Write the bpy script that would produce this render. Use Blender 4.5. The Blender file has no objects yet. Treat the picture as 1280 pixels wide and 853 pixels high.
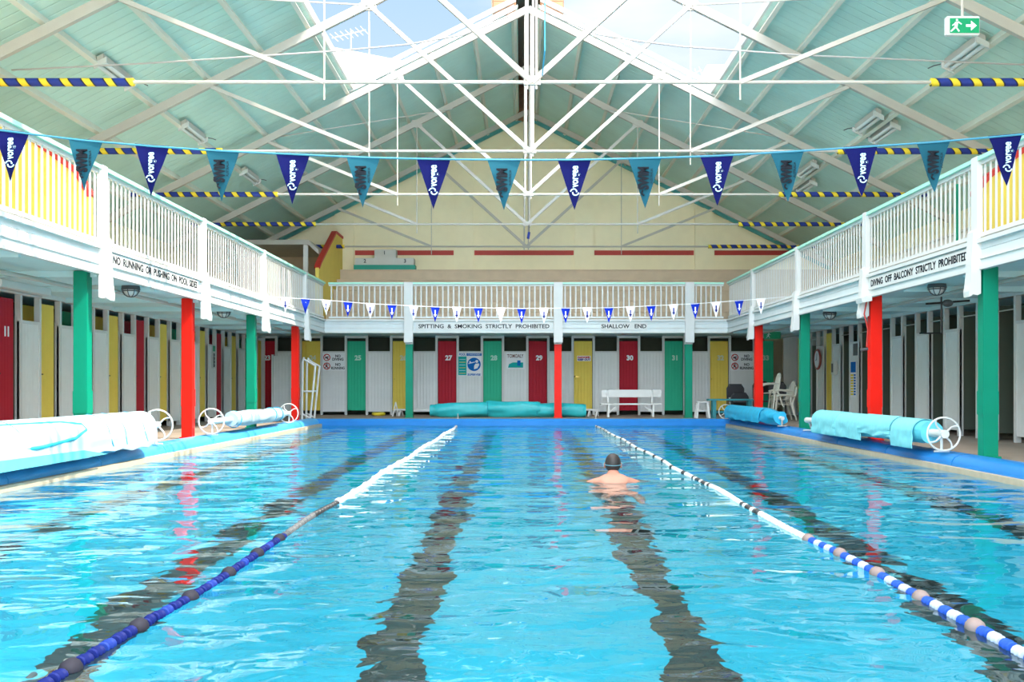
import bpy, bmesh, math, random
from math import sin, cos, pi, radians as R
from mathutils import Vector, Matrix, noise
random.seed(7)
SC = bpy.context.scene
COL = SC.collection

# ------------------------------------------------------------------ camera, sky, sun, exposure
CX, CZ, F = 0.0, 0.93, 1300.0
cam = bpy.data.cameras.new('camera'); camo = bpy.data.objects.new('camera', cam); COL.objects.link(camo)
camo.location = (0, 0, CZ); camo.rotation_euler = (R(90), 0, 0)
cam.sensor_width = 36; cam.lens = 36 * F / 1280
cam.shift_x = -12 / 1280; cam.shift_y = 54.5 / 1280
cam.clip_start = .05; cam.clip_end = 500
SC.camera = camo
SC.view_settings.view_transform = 'Standard'; SC.view_settings.look = 'None'
SC.view_settings.gamma = 1; SC.view_settings.use_curve_mapping = False
SC.view_settings.exposure = 1.25
SC.cycles.use_denoising = True
SC.cycles.max_bounces = 10; SC.cycles.diffuse_bounces = 6; SC.cycles.glossy_bounces = 5
SC.cycles.transmission_bounces = 6; SC.cycles.transparent_max_bounces = 8
SC.cycles.sample_clamp_indirect = 6
SC.cycles.caustics_refractive = True; SC.cycles.caustics_reflective = True
SC.cycles.blur_glossy = 0.3

w = bpy.data.worlds.new('sky'); SC.world = w; w.use_nodes = True
nt = w.node_tree; N = nt.nodes; L = nt.links; N.clear()
def nd(t, **k):
    n = N.new(t)
    for a, b in k.items(): setattr(n, a, b)
    return n
out = nd('ShaderNodeOutputWorld'); bg = nd('ShaderNodeBackground'); tc = nd('ShaderNodeTexCoord')
sep = nd('ShaderNodeSeparateXYZ'); L.new(tc.outputs['Generated'], sep.inputs[0])
ramp = nd('ShaderNodeValToRGB'); L.new(sep.outputs['Z'], ramp.inputs[0])
e = ramp.color_ramp.elements
e[0].position = 0.0; e[0].color = (.80, .68, .52, 1)
e[1].position = .8; e[1].color = (.62, .59, .53, 1)
x = e.new(.02); x.color = (.66, .72, .78, 1)
x = e.new(.35); x.color = (.36, .52, .76, 1)
mp = nd('ShaderNodeMapping'); mp.inputs['Scale'].default_value = (1.6, 1.6, 4.5); mp.inputs['Location'].default_value = (.35, 0, .2)
L.new(tc.outputs['Generated'], mp.inputs[0])
nz = nd('ShaderNodeTexNoise'); nz.inputs['Scale'].default_value = 1.7; nz.inputs['Detail'].default_value = 6
L.new(mp.outputs[0], nz.inputs['Vector'])
cr = nd('ShaderNodeValToRGB'); L.new(nz.outputs['Fac'], cr.inputs[0])
cr.color_ramp.elements[0].position = .44; cr.color_ramp.elements[1].position = .68
mx = nd('ShaderNodeMix', data_type='RGBA'); L.new(cr.outputs[0], mx.inputs[0]); L.new(ramp.outputs[0], mx.inputs[6])
mx.inputs[7].default_value = (.74, .77, .80, 1); L.new(mx.outputs[2], bg.inputs[0])
# extra sky brightness behind the viewer and overhead, added to fill the hall
mr = nd('ShaderNodeMapRange'); L.new(sep.outputs['Y'], mr.inputs[0])
mr.inputs[1].default_value = .3; mr.inputs[2].default_value = -.7; mr.inputs[3].default_value = 0.0; mr.inputs[4].default_value = 3.3
mr2 = nd('ShaderNodeMapRange'); L.new(sep.outputs['Z'], mr2.inputs[0])
mr2.inputs[1].default_value = .38; mr2.inputs[2].default_value = .8; mr2.inputs[3].default_value = .62; mr2.inputs[4].default_value = 2.5
ad = nd('ShaderNodeMath', operation='ADD'); L.new(mr.outputs[0], ad.inputs[0]); L.new(mr2.outputs[0], ad.inputs[1])
L.new(ad.outputs[0], bg.inputs[1]); L.new(bg.outputs[0], out.inputs[0])

sun = bpy.data.lights.new('sun', 'SUN'); sun.energy = 4.2; sun.angle = R(1.0); sun.color = (1, .93, .80)
so = bpy.data.objects.new('sun', sun); COL.objects.link(so)
sd = Vector((-1.0, .28, -1.40)).normalized()          # direction the light travels
so.rotation_euler = sd.to_track_quat('-Z', 'Y').to_euler(); so.location = (12, -4, 20)

# ------------------------------------------------------------------ materials
MC = {}
def mat(name, col, rough=.5, metal=0, var=.06, vs=3.0, bump=None, spec=.5, coat=0, trans=0):
    """bump: (axis index, pitch, depth, groove share)"""
    if name in MC: return MC[name]
    m = bpy.data.materials.new(name); m.use_nodes = True; t = m.node_tree; b = t.nodes['Principled BSDF']
    b.inputs['Roughness'].default_value = rough; b.inputs['Metallic'].default_value = metal
    b.inputs['Specular IOR Level'].default_value = spec
    if coat: b.inputs['Coat Weight'].default_value = coat
    tcn = t.nodes.new('ShaderNodeTexCoord')
    if var:
        n = t.nodes.new('ShaderNodeTexNoise'); n.inputs['Scale'].default_value = vs; n.inputs['Detail'].default_value = 5
        t.links.new(tcn.outputs['Object'], n.inputs['Vector'])
        mxx = t.nodes.new('ShaderNodeMix'); mxx.data_type = 'RGBA'
        mxx.inputs[6].default_value = (*[c * (1 - var * 1.6) for c in col], 1)
        mxx.inputs[7].default_value = (*[min(1, c * (1 + var)) for c in col], 1)
        t.links.new(n.outputs['Fac'], mxx.inputs[0]); t.links.new(mxx.outputs[2], b.inputs['Base Color'])
    else: b.inputs['Base Color'].default_value = (*col, 1)
    if bump:
        ax, pitch, depth, share = bump
        s = t.nodes.new('ShaderNodeSeparateXYZ'); t.links.new(tcn.outputs['Object'], s.inputs[0])
        d = t.nodes.new('ShaderNodeMath'); d.operation = 'DIVIDE'; d.inputs[1].default_value = pitch
        t.links.new(s.outputs[ax], d.inputs[0])
        f = t.nodes.new('ShaderNodeMath'); f.operation = 'PINGPONG'; f.inputs[1].default_value = .5
        t.links.new(d.outputs[0], f.inputs[0])
        r = t.nodes.new('ShaderNodeMapRange'); r.inputs[1].default_value = 0; r.inputs[2].default_value = share
        t.links.new(f.outputs[0], r.inputs[0])
        bp = t.nodes.new('ShaderNodeBump'); bp.inputs['Distance'].default_value = depth; bp.inputs['Strength'].default_value = 1
        t.links.new(r.outputs[0], bp.inputs['Height']); t.links.new(bp.outputs[0], b.inputs['Normal'])
    MC[name] = m; return m
WHITE = mat('white_paint', (.67, .67, .64), .5, spec=.3)
WHITEX = mat('white_boards_x', (.80, .80, .77), .6, spec=.2, bump=(0, .095, .006, .06))
WHITEY = mat('white_boards_y', (.80, .80, .77), .6, spec=.2, bump=(1, .095, .006, .06))
FASC = mat('fascia_boards', (.66, .71, .70), .5, spec=.3, bump=(2, .11, .01, .06))
SOFF = mat('soffit_paint', (.55, .76, .78), .5, bump=(1, .12, .006, .05))
STEEL = mat('white_steel', (.50, .465, .41), .6, spec=.2)
ROOF = mat('roof_sheet', (.58, .80, .72), .45, var=.1, vs=1.2, spec=.2, bump=(1, .25, .010, .10))
PURL = mat('purlin_paint', (.72, .70, .60), .5, spec=.3)
TEALTRIM = mat('teal_trim', (.10, .42, .42), .5)
CREAM = mat('cream_wall', (.96, .86, .60), .8, spec=.2, var=.05)
REDST = mat('red_stripe', (.48, .04, .03), .6)
TIER = mat('tier_timber', (.66, .52, .37), .7, var=.12)
TIERW = mat('tier_pale', (.66, .60, .50), .6, var=.1)
GREEN = mat('green_gloss', (.0, .24, .14), .45, spec=.2)
RED = mat('red_gloss', (.86, .012, .004), .45, spec=.2)
MINT = mat('mint_rail', (.42, .80, .62), .35)
def boards(n, c): return [mat(n + '_boards_x', c, .55, spec=.2, bump=(0, .095, .006, .07)), mat(n + '_boards_y', c, .55, spec=.2, bump=(1, .095, .006, .07))]
DOORM = {'red': boards('red', (.46, .008, .025)), 'green': boards('green', (.03, .48, .27)), 'yellow': boards('yellow', (.85, .62, .10))}
DARKIN = mat('cubicle_inner_shade', (.09, .11, .08), .8)  # shade inside the cubicles put into one dark colour
CONC = mat('concrete_deck', (.30, .24, .19), .75, var=.2, vs=2.5)
COPE = mat('tan_coping', (.52, .43, .31), .7, var=.15, vs=8)
BLUEP = mat('blue_pad', (.02, .22, .62), .35, var=.1)  # darker pad blue; shade of the right edge is put into the colour
BLUELIT = mat('sunlit_blue_pad', (.06, .38, .78), .35, var=.1)  # sun on the left edge put into a lighter copy of the pad blue
BLACK = mat('black_plastic', (.015, .015, .018), .4)
DGREY = mat('dark_grey', (.08, .085, .09), .5)
GREYP = mat('grey_plastic', (.45, .42, .40), .4)
NAVY = mat('navy_cloth', (.004, .006, .075), .8, spec=.1, var=.05)
TEALC = mat('teal_cloth', (.012, .085, .125), .8, spec=.1, var=.05)
BLUEC = mat('blue_cloth', (.008, .03, .42), .8, spec=.1)
WHITEC = mat('white_cloth', (.85, .86, .88), .7)
CYANT = mat('pale_cyan_print', (.50, .75, .85), .8, spec=.1, var=0)
BLKT = mat('black_print', (.012, .014, .02), .8, spec=.1, var=0)
NAVYT = mat('navy_print', (.02, .03, .28), .8, spec=.1, var=0)
WHT = mat('white_print', (.85, .85, .85), .8, spec=.1, var=0)
PALEGRN = mat('pale_print', (.45, .72, .60), .8, spec=.1, var=0)
REDT = mat('red_print', (.55, .02, .02), .8, spec=.1, var=0)
BLUET = mat('blue_print', (.01, .15, .50), .8, spec=.1, var=0)
TEALT = mat('teal_print', (.02, .42, .38), .8, spec=.1, var=0)
YELT = mat('yellow_print', (.85, .65, .05), .8, spec=.1, var=0)
EXITG = mat('exit_green', (.0, .30, .12), .4, var=0)
CTEAL = mat('teal_cover', (.02, .46, .50), .45, var=.15, vs=6)
CAQUA = mat('aqua_cover', (.13, .62, .74), .55, var=.18, vs=9)
CLIGHT = mat('pale_cover', (.40, .53, .60), .6, spec=.15, var=.08, vs=9)
BROWN = mat('weathered_timber', (.34, .17, .09), .8, var=.3, vs=4, bump=(2, .14, .02, .08))
TANW = mat('outside_tan', (.55, .36, .18), .8)
OUTW = mat('outside_white', (.85, .84, .82), .7)
PODG = mat('podium_green', (.0, .30, .22), .5)
PODW = mat('podium_white', (.62, .62, .58), .6)
SKIN = mat('skin', (.50, .215, .15), .5, var=.1, vs=12)
HAIR = mat('dark_hair', (.03, .022, .02), .55, var=.3, vs=30)
TEALB = mat('teal_bench', (.02, .22, .25), .5)
YELW = mat('yellow_wall', (.78, .58, .10), .6)
REDC = mat('red_coping', (.55, .03, .02), .5)
PLAST = mat('cream_plastic', (.74, .70, .58), .4)
GLASSY = mat('clear_lamp_cover', (.70, .72, .70), .2)
POOLW = mat('pool_wall', (.05, .42, .72), .5)

def foam_mat():
    m = bpy.data.materials.new('striped_foam'); m.use_nodes = True; t = m.node_tree; b = t.nodes['Principled BSDF']
    tcn = t.nodes.new('ShaderNodeTexCoord'); wv = t.nodes.new('ShaderNodeTexWave'); mpn = t.nodes.new('ShaderNodeMapping')
    mpn.inputs['Rotation'].default_value = (0, R(35), 0)
    t.links.new(tcn.outputs['Object'], mpn.inputs[0]); t.links.new(mpn.outputs[0], wv.inputs[0])
    wv.inputs['Scale'].default_value = 1.25; wv.inputs['Distortion'].default_value = .6
    r = t.nodes.new('ShaderNodeValToRGB'); r.color_ramp.interpolation = 'CONSTANT'
    e = r.color_ramp.elements; e[0].color = (.01, .03, .25, 1); e[1].position = .72; e[1].color = (.85, .62, .03, 1)
    q = e.new(.5); q.color = (.012, .012, .03, 1)
    t.links.new(wv.outputs['Fac'], r.inputs[0]); t.links.new(r.outputs[0], b.inputs['Base Color']); b.inputs['Roughness'].default_value = .6
    return m
FOAM = foam_mat()

def pool_floor_mat():
    m = bpy.data.materials.new('pool_floor_paint'); m.use_nodes = True; t = m.node_tree; b = t.nodes['Principled BSDF']
    tcn = t.nodes.new('ShaderNodeTexCoord'); n = t.nodes.new('ShaderNodeTexNoise'); n.inputs['Scale'].default_value = .7
    t.links.new(tcn.outputs['Object'], n.inputs['Vector'])
    mm = t.nodes.new('ShaderNodeMix'); mm.data_type = 'RGBA'; t.links.new(n.outputs['Fac'], mm.inputs[0])
    mm.inputs[6].default_value = (.002, .35, .52, 1); mm.inputs[7].default_value = (.004, .47, .64, 1)
    t.links.new(mm.outputs[2], b.inputs['Base Color']); b.inputs['Roughness'].default_value = .7
    return m
def water_mat():
    m = bpy.data.materials.new('pool_water'); m.use_nodes = True; t = m.node_tree; t.nodes.clear()
    o = t.nodes.new('ShaderNodeOutputMaterial'); g = t.nodes.new('ShaderNodeBsdfGlass')
    g.inputs['IOR'].default_value = 1.33; g.inputs['Roughness'].default_value = 0; g.inputs['Color'].default_value = (.86, .985, 1, 1)
    tcn = t.nodes.new('ShaderNodeTexCoord')
    def layer(scale, sx, sy, detail, dist):
        mpn = t.nodes.new('ShaderNodeMapping'); mpn.inputs['Scale'].default_value = (sx, sy, 1)
        t.links.new(tcn.outputs['Object'], mpn.inputs[0])
        n = t.nodes.new('ShaderNodeTexNoise'); n.inputs['Scale'].default_value = scale; n.inputs['Detail'].default_value = detail
        n.inputs['Roughness'].default_value = .5; n.inputs['Distortion'].default_value = dist
        t.links.new(mpn.outputs[0], n.inputs['Vector']); return n.outputs['Fac']
    prev = None
    for (sc, sx, sy, dt, ds, dist) in ((1.1, 1.0, 1.4, 1.0, .4, .06), (3.6, 1, 1.3, 1.5, .6, .011)):
        bp = t.nodes.new('ShaderNodeBump'); bp.inputs['Strength'].default_value = 1; bp.inputs['Distance'].default_value = dist
        t.links.new(layer(sc, sx, sy, dt, ds), bp.inputs['Height'])
        if prev: t.links.new(prev.outputs[0], bp.inputs['Normal'])
        prev = bp
    t.links.new(prev.outputs[0], g.inputs['Normal']); t.links.new(g.outputs[0], o.inputs[0])
    return m

# ------------------------------------------------------------------ helpers
ORG = {}
class MB:
    def __init__(s): s.v = []; s.f = []
    def add(s, vs, fs):
        k = len(s.v); s.v += [tuple(v) for v in vs]; s.f += [tuple(i + k for i in f) for f in fs]; return s
    def box(s, x0, x1, y0, y1, z0, z1):
        return s.add([(x, y, z) for x in (x0, x1) for y in (y0, y1) for z in (z0, z1)],
                     [(0, 1, 3, 2), (4, 6, 7, 5), (0, 4, 5, 1), (2, 3, 7, 6), (0, 2, 6, 4), (1, 5, 7, 3)])
    def beam(s, p, q, wd, h, up=(0, 0, 1)):
        p, q = Vector(p), Vector(q); d = (q - p).normalized(); u = Vector(up)
        sd_ = d.cross(u).normalized(); u = sd_.cross(d).normalized()
        vs = [a + sd_ * (wd / 2 * i) + u * (h / 2 * j) for a in (p, q) for i in (-1, 1) for j in (-1, 1)]
        return s.add(vs, [(0, 1, 3, 2), (4, 6, 7, 5), (0, 4, 5, 1), (2, 3, 7, 6), (0, 2, 6, 4), (1, 5, 7, 3)])
    def tube(s, pts, r, n=8, cap=True):
        pts = [Vector(p) for p in pts]; m = len(pts); k = len(s.v)
        rs = r if isinstance(r, (list, tuple)) else [r] * m
        d0 = (pts[1] - pts[0]).normalized(); a = Vector((0, 0, 1)) if abs(d0.z) < .9 else Vector((1, 0, 0))
        u = d0.cross(a).normalized()
        for i, p in enumerate(pts):
            d = (pts[min(i + 1, m - 1)] - pts[max(i - 1, 0)]).normalized()
            u = (u - d * u.dot(d)).normalized(); v = d.cross(u)
            for j in range(n):
                t = 2 * pi * j / n; s.v.append(tuple(p + (u * cos(t) + v * sin(t)) * rs[i]))
        for i in range(m - 1):
            for j in range(n):
                s.f.append((k + i * n + j, k + i * n + (j + 1) % n, k + (i + 1) * n + (j + 1) % n, k + (i + 1) * n + j))
        if cap:
            s.f.append(tuple(k + j for j in range(n))); s.f.append(tuple(k + (m - 1) * n + j for j in range(n)))
        return s
    def ring(s, c, ax, Rr, r, n=28, m=8):
        c = Vector(c); ax = Vector(ax).normalized(); a = Vector((0, 0, 1)) if abs(ax.z) < .9 else Vector((1, 0, 0))
        u = ax.cross(a).normalized(); v = ax.cross(u); k = len(s.v)
        for i in range(n):
            t = 2 * pi * i / n; d = u * cos(t) + v * sin(t)
            for j in range(m):
                q = 2 * pi * j / m; s.v.append(tuple(c + d * (Rr + r * cos(q)) + ax * r * sin(q)))
        for i in range(n):
            for j in range(m):
                s.f.append((k + i * m + j, k + i * m + (j + 1) % m, k + ((i + 1) % n) * m + (j + 1) % m, k + ((i + 1) % n) * m + j))
        return s
    def prism(s, pts, d):
        """pts: polygon of 3-D points, extruded by vector d"""
        n = len(pts); d = Vector(d); a = [Vector(p) for p in pts]; b = [p + d for p in a]
        return s.add(a + b, [tuple(range(n)), tuple(range(2 * n - 1, n - 1, -1))] + [(i, (i + 1) % n, n + (i + 1) % n, n + i) for i in range(n)])
    def disc(s, c, ax, r, th, n=24): 
        c = Vector(c); ax = Vector(ax).normalized(); return s.tube([c, c + ax * th], r, n)
    def ball(s, c, rx, ry, rz, n=14, m=9):
        c = Vector(c); k = len(s.v); s.v.append((c.x, c.y, c.z + rz))
        for i in range(1, m):
            p = pi * i / m
            for j in range(n):
                t = 2 * pi * j / n; s.v.append((c.x + rx * sin(p) * cos(t), c.y + ry * sin(p) * sin(t), c.z + rz * cos(p)))
        s.v.append((c.x, c.y, c.z - rz)); e = len(s.v) - 1
        for j in range(n): s.f.append((k, k + 1 + j, k + 1 + (j + 1) % n)); s.f.append((e, k + 1 + (m - 2) * n + (j + 1) % n, k + 1 + (m - 2) * n + j))
        for i in range(m - 2):
            for j in range(n):
                a = k + 1 + i * n; s.f.append((a + j, a + n + j, a + n + (j + 1) % n, a + (j + 1) % n))
        return s
    def map(s, fn): s.v = [tuple(fn(*v)) for v in s.v]; return s
    def mesh(s, name, org=(0, 0, 0), smooth=True, bevel=0):
        me = bpy.data.meshes.new(name); o = org
        me.from_pydata([(v[0] - o[0], v[1] - o[1], v[2] - o[2]) for v in s.v], [], s.f)
        bm = bmesh.new(); bm.from_mesh(me); bmesh.ops.recalc_face_normals(bm, faces=bm.faces)
        if bevel: bmesh.ops.bevel(bm, geom=bm.edges[:], offset=bevel, segments=2, affect='EDGES', clamp_overlap=True)
        bm.to_mesh(me); bm.free()
        if smooth:
            for p in me.polygons: p.use_smooth = True
            me.set_sharp_from_angle(angle=R(38))
        me.update(); return me
    def build(s, name, m, parent=None, smooth=True, bevel=0):
        org = ORG.get(parent.name, (0, 0, 0)) if parent else (0, 0, 0)
        me = s.mesh(name, org, smooth, bevel); me.materials.append(m)
        o = bpy.data.objects.new(name, me); COL.objects.link(o)
        if parent: o.parent = parent; ORG[o.name] = org
        return o
def thing(name, loc, label, cat, group=None):
    o = bpy.data.objects.new(name, None); COL.objects.link(o); o.location = loc; o.empty_display_size = .1
    ORG[o.name] = tuple(loc); o['label'] = label; o['category'] = cat
    if group: o['group'] = group
    return o
def tag(o, label, cat, group=None):
    o['label'] = label; o['category'] = cat
    if group: o['group'] = group
    return o
def struct(name, mb, m, smooth=False, parent=None):
    o = mb.build(name, m, parent, smooth); 
    if not parent: o['kind'] = 'structure'
    return o
def relabel(o, label): o['label'] = label
def copy_tree(o, parent=None, **kw):
    c = o.copy(); COL.objects.link(c); ORG[c.name] = ORG.get(o.name, (0, 0, 0))
    if parent: c.parent = parent
    for ch in list(o.children): copy_tree(ch, c)
    return c
def text(body, size, at, read, up, m, parent, name='lettering', align='CENTER', bold=.0, sx=1.0, width=None, spacing=1.0):
    """lettering standing on a surface: 'at' = centre, read/up = directions"""
    cu = bpy.data.curves.new('txt', 'FONT'); cu.body = body; cu.size = size; cu.align_x = align; cu.align_y = 'CENTER'
    cu.extrude = .002; cu.offset = bold; cu.space_character = spacing; cu.resolution_u = 3
    t = bpy.data.objects.new('txt', cu); me = bpy.data.meshes.new_from_object(t)
    if width:
        xs = [v.co.x for v in me.vertices]; sx = width / (max(xs) - min(xs)); mid = (max(xs) + min(xs)) / 2
        for v in me.vertices: v.co.x -= mid
    r, u = Vector(read), Vector(up); n = r.cross(u); org = Vector(ORG.get(parent.name, (0, 0, 0))) if parent else Vector()
    for v in me.vertices: v.co = Vector(at) + r * v.co.x * sx + u * v.co.y + n * v.co.z - org
    me.materials.clear(); me.materials.append(m); me.name = name
    o = bpy.data.objects.new(name, me); COL.objects.link(o); bpy.data.objects.remove(t)
    if parent: o.parent = parent; ORG[o.name] = tuple(org)
    return o
ORD = ['first', 'second', 'third', 'fourth', 'fifth', 'sixth', 'seventh', 'eighth', 'ninth', 'tenth', 'eleventh', 'twelfth']

# ------------------------------------------------------------------ pool and deck
XL, XR, YN, YF, ZW = -5.30, 5.42, 1.2, 27.5, -.17
def fz(y): return -2.25 if y < 8 else -2.25 + (y - 8) / (YF - 8) * .95
mb = MB(); ys = [YN, 8, YF]
for a, b in zip(ys, ys[1:]):
    mb.add([(XL, a, fz(a)), (XR, a, fz(a)), (XR, b, fz(b)), (XL, b, fz(b))], [(0, 1, 2, 3)])
pf = struct('floor_pool', mb, pool_floor_mat())
LINEM = mat('black_lane_tile', (.02, .025, .028), .5)
for i, X in enumerate((-4.55, -2.66, -.77, 1.04, 2.93, 4.75)):
    mb = MB()
    for a, b in zip([2.2, 8], [8, YF - 1.2]):
        mb.prism([(X - .165, a, fz(a) + .001), (X + .165, a, fz(a) + .001), (X + .165, b, fz(b) + .001), (X - .165, b, fz(b) + .001)], (0, 0, .012))
    where = ['nearest the left pool edge', 'just left of the left lane rope', 'between the ropes, left one', 'between the ropes, passing under the swimmer',
             'just right of the right lane rope', 'nearest the right pool edge'][i]
    tag(mb.build('lane_marking', LINEM), 'black lane line on the pool floor, ' + where, 'lane line', 'black lines on the pool floor')
struct('wall_pool_left', MB().box(XL - .1, XL, YN, YF, -2.4, -.13), POOLW)
struct('wall_pool_right', MB().box(XR, XR + .1, YN, YF, -2.4, -.13), POOLW)
struct('wall_pool_near', MB().box(XL - .1, XR + .1, YN - .1, YN, -2.4, -.02), POOLW)
struct('wall_pool_far', MB().box(XL - .1, XR + .1, YF, YF + .1, -2.4, -.02), POOLW)
wo = MB().add([(XL, YN, ZW), (XR, YN, ZW), (XR, YF, ZW), (XL, YF, ZW)], [(0, 1, 2, 3)]).build('pool_water', water_mat())
wo['kind'] = 'stuff'; wo['label'] = 'rippled turquoise water filling the swimming pool'; wo['category'] = 'water'
mb = MB().box(-9.8, XL - .1, -4, 33.5, -.3, 0).box(XR + .1, 9.95, -4, 33.5, -.3, 0).box(XL - .1, XR + .1, YF + .1, 33.5, -.3, 0).box(XL - .1, XR + .1, -4, YN - .1, -.3, 0)
struct('floor_deck', mb, CONC)
# tan coping and blue padded edge
def edge(side, xin, m, lab):
    s = -1 if side == 'left' else 1
    mb = MB().box(min(xin - s * .03, xin + s * .05), max(xin - s * .03, xin + s * .05), YN, YF, -.2, -.105)
    struct('trim_coping_' + side, mb, COPE)
    prof = [(.05, -.12), (.05, -.06), (.09, .0), (.15, .03), (.30, .045), (.36, .03), (.38, .0), (.38, -.12)]
    t = thing('edge_pad', (xin, YN, 0), lab, 'pool edge pad', 'blue pads along the pool edge')
    y = YN + .05; k = 0
    while y < YF - .1:
        y2 = min(y + 2.4, YF + .02)
        MB().prism([(xin + s * a, y, b) for a, b in prof], (0, y2 - y - .025, 0)).build('pad_section', m, t); y = y2; k += 1
edge('left', XL, BLUELIT, 'blue padded strip along the left pool edge, sunlight in its colour')
edge('right', XR, BLUEP, 'blue padded strip along the right pool edge, shade in its colour')
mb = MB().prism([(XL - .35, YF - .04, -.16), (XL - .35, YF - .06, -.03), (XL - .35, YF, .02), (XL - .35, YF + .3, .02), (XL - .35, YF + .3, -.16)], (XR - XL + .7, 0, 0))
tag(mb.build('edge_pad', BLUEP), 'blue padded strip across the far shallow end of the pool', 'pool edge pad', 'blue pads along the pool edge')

# ------------------------------------------------------------------ shell: side walls, roof
XC, RZ = .15, 9.72                     # building centre line, underside of ridge
WL, WR, YB, YE, Y0 = -9.7, 9.9, 33.5, 23.9, -4.0
OPN = {-1: 4.04, 1: 4.22}
def rz(x): return RZ - .5 * abs(x - XC)
for side, X, sg in (('left', WL, -1), ('right', WR, 1)):
    struct('wall_' + side, MB().box(min(X, X + sg * .15), max(X, X + sg * .15), Y0, YB + .15, 0, rz(X) + .1), CREAM)
pts = [(WL, YB, 0), (WR, YB, 0), (WR, YB, rz(WR)), (XC, YB, RZ), (WL, YB, rz(WL))]
wb = struct('wall_back', MB().prism(pts, (0, .2, 0)), CREAM)
for px in (431, 580, 730, 880):
    X = (px - 652) * YB / F
    struct('pilaster', MB().box(X - .31, X + .31, YB - .10, YB, 4.5, rz(X) - .25), CREAM, parent=wb)
for a, b in ((444, 567), (593, 717), (743, 867), (893, 987)):
    struct('red_band', MB().box((a - 652) * YB / F, (b - 652) * YB / F, YB - .03, YB, 5.10, 5.25), REDST, parent=wb)
mb = MB()
for s in (-1, 1):
    xo = WL if s < 0 else WR
    mb.prism([(XC, YB - .12, RZ - .02), (xo, YB - .12, rz(xo) - .02), (xo, YB - .12, rz(xo) - .25), (XC, YB - .12, RZ - .25)], (0, .1, 0))
struct('trim_gable', mb, TEALTRIM)
def slab(x0, x1, y0, y1, th=.07, off=0): 
    return MB().prism([(x0, y0, rz(x0) + off), (x1, y0, rz(x1) + off), (x1, y0, rz(x1) + off + th), (x0, y0, rz(x0) + off + th)], (0, y1 - y0, 0))
for side, s in (('left', -1), ('right', 1)):
    wx = (WL - .15) if s < 0 else (WR + .15)
    mb = slab(XC + s * OPN[s], wx, Y0, YE); mb2 = slab(XC + s * .24, wx, YE, YB + .2); mb.add(mb2.v, mb2.f)
    c = struct('ceiling_' + side, mb, ROOF)
    for d in (OPN[s] + .08, 5.0, 6.0, 7.0, 8.0, 9.0, .33, 1.25, 2.2, 3.2):
        X = XC + s * d; ya = Y0 if d > 4 else YE
        struct('purlin', MB().beam((X, ya, rz(X) - .085), (X, YB, rz(X) - .085), .075, .16, (s * .447, 0, .894)), PURL, parent=c)
    # white flashing round the opening
    X = XC + s * (OPN[s] - .02)
    mb = MB().beam((X, Y0, rz(X) + .06), (X, YE, rz(X) + .06), .05, .16)
    struct('trim_opening_' + side, mb, WHITE)
    x0, x1 = XC + s * .3, XC + s * (OPN[s] + .1)
    mb = MB().beam((x0, YE - .05, rz(x0) + .02), (x1, YE - .05, rz(x1) + .02), .05, .12).beam((x0, YE - .12, rz(x0) + .17), (x1, YE - .12, rz(x1) + .17), .07, .10)
    struct('trim_rake_' + side, mb, WHITE)

# ridge ventilator of weathered boards
t = thing('ridge_ventilator', (XC, YE, RZ), 'brown weathered timber ventilator box along the roof ridge', 'roof vent')
for s in (-1, 1):
    a, b = sorted((XC + s * .30, XC + s * .80))
    MB().box(a, b, YE - .05, YE + .02, rz(a if s > 0 else b) - .15, 11.0).build('end_board', BROWN, t, False)
    for X in (a, b):
        MB().box(X - .02, X + .02, YE + .02, YB, 9.55, 11.0).build('side_board', BROWN, t, False)
MB().box(XC - .95, XC + .95, YE - .15, YB, 11.0, 11.06).build('cap', STEEL, t, False)
MB().box(XC - .26, XC + .26, YB - .5, YB + .15, 9.4, 10.9).build('back_board', BROWN, t, False)

# ------------------------------------------------------------------ roof trusses
TZ, TR = 5.22, 9.40
def truss():
    t = thing('roof_truss', (XC, 0, TZ), 'x', 'roof truss', 'white steel roof trusses')
    def P(d, z): return (XC + d, 0, z)
    for s in (-1, 1):
        MB().beam(P(0, TR), P(s * 9.5, TR - 4.75), .09, .15, (0, 0, 1)).build('rafter', STEEL, t, False)
        MB().beam(P(s * 2.95, TR - 1.5), P(0, TZ), .075, .075).build('diagonal', STEEL, t, False)
        MB().beam(P(s * 5.85, TR - 3.0), P(s * 2.95, TZ), .065, .065).build('diagonal', STEEL, t, False)
        MB().tube([P(s * 2.95, TR - 1.5), P(s * 2.95, TZ - .25)], .014, 6).build('hanger', STEEL, t)
        MB().tube([P(s * 5.65, TZ), P(s * 9.4, TZ)], .058, 10).map(lambda x, y, z: (x, y, min(z, z))).build('foam_sleeve', FOAM, t)
        MB().box(XC + s * 2.95 - .14, XC + s * 2.95 + .14, -.02, .02, TR - 1.6, TR - 1.4).build('gusset', STEEL, t, False)
    MB().tube([P(-9.4, TZ), P(9.4, TZ)], .026, 8).build('tie_rod', STEEL, t)
    MB().tube([P(-.07, TR), P(-.07, TZ - .1)], .019, 8).build('king_post', STEEL, t)
    MB().tube([P(.06, TR), P(.06, TZ - .1)], .019, 8).build('king_post', STEEL, t)
    MB().box(XC - .12, XC + .12, -.025, .025, TZ - .04, TZ + .06).build('gusset', STEEL, t, False)
    return t
t0 = truss()
TY = [14.75, 19.1, 23.45, 27.8, 32.3, 10.4, 6.05]
TL = ['nearest of the trusses in view', 'second truss back, its rod just above the flag line', 'third truss, in line with the end of the roof opening',
      'fourth truss, in front of the cream back wall', 'rearmost truss against the cream gable wall', 'truss overhead in front of the nearest one seen', 'truss overhead close behind the viewer']
for i, y in enumerate(TY):
    o = t0 if i == 0 else copy_tree(t0)
    o.location = (XC, y, TZ); o['label'] = 'white steel roof truss, ' + TL[i]
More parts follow.
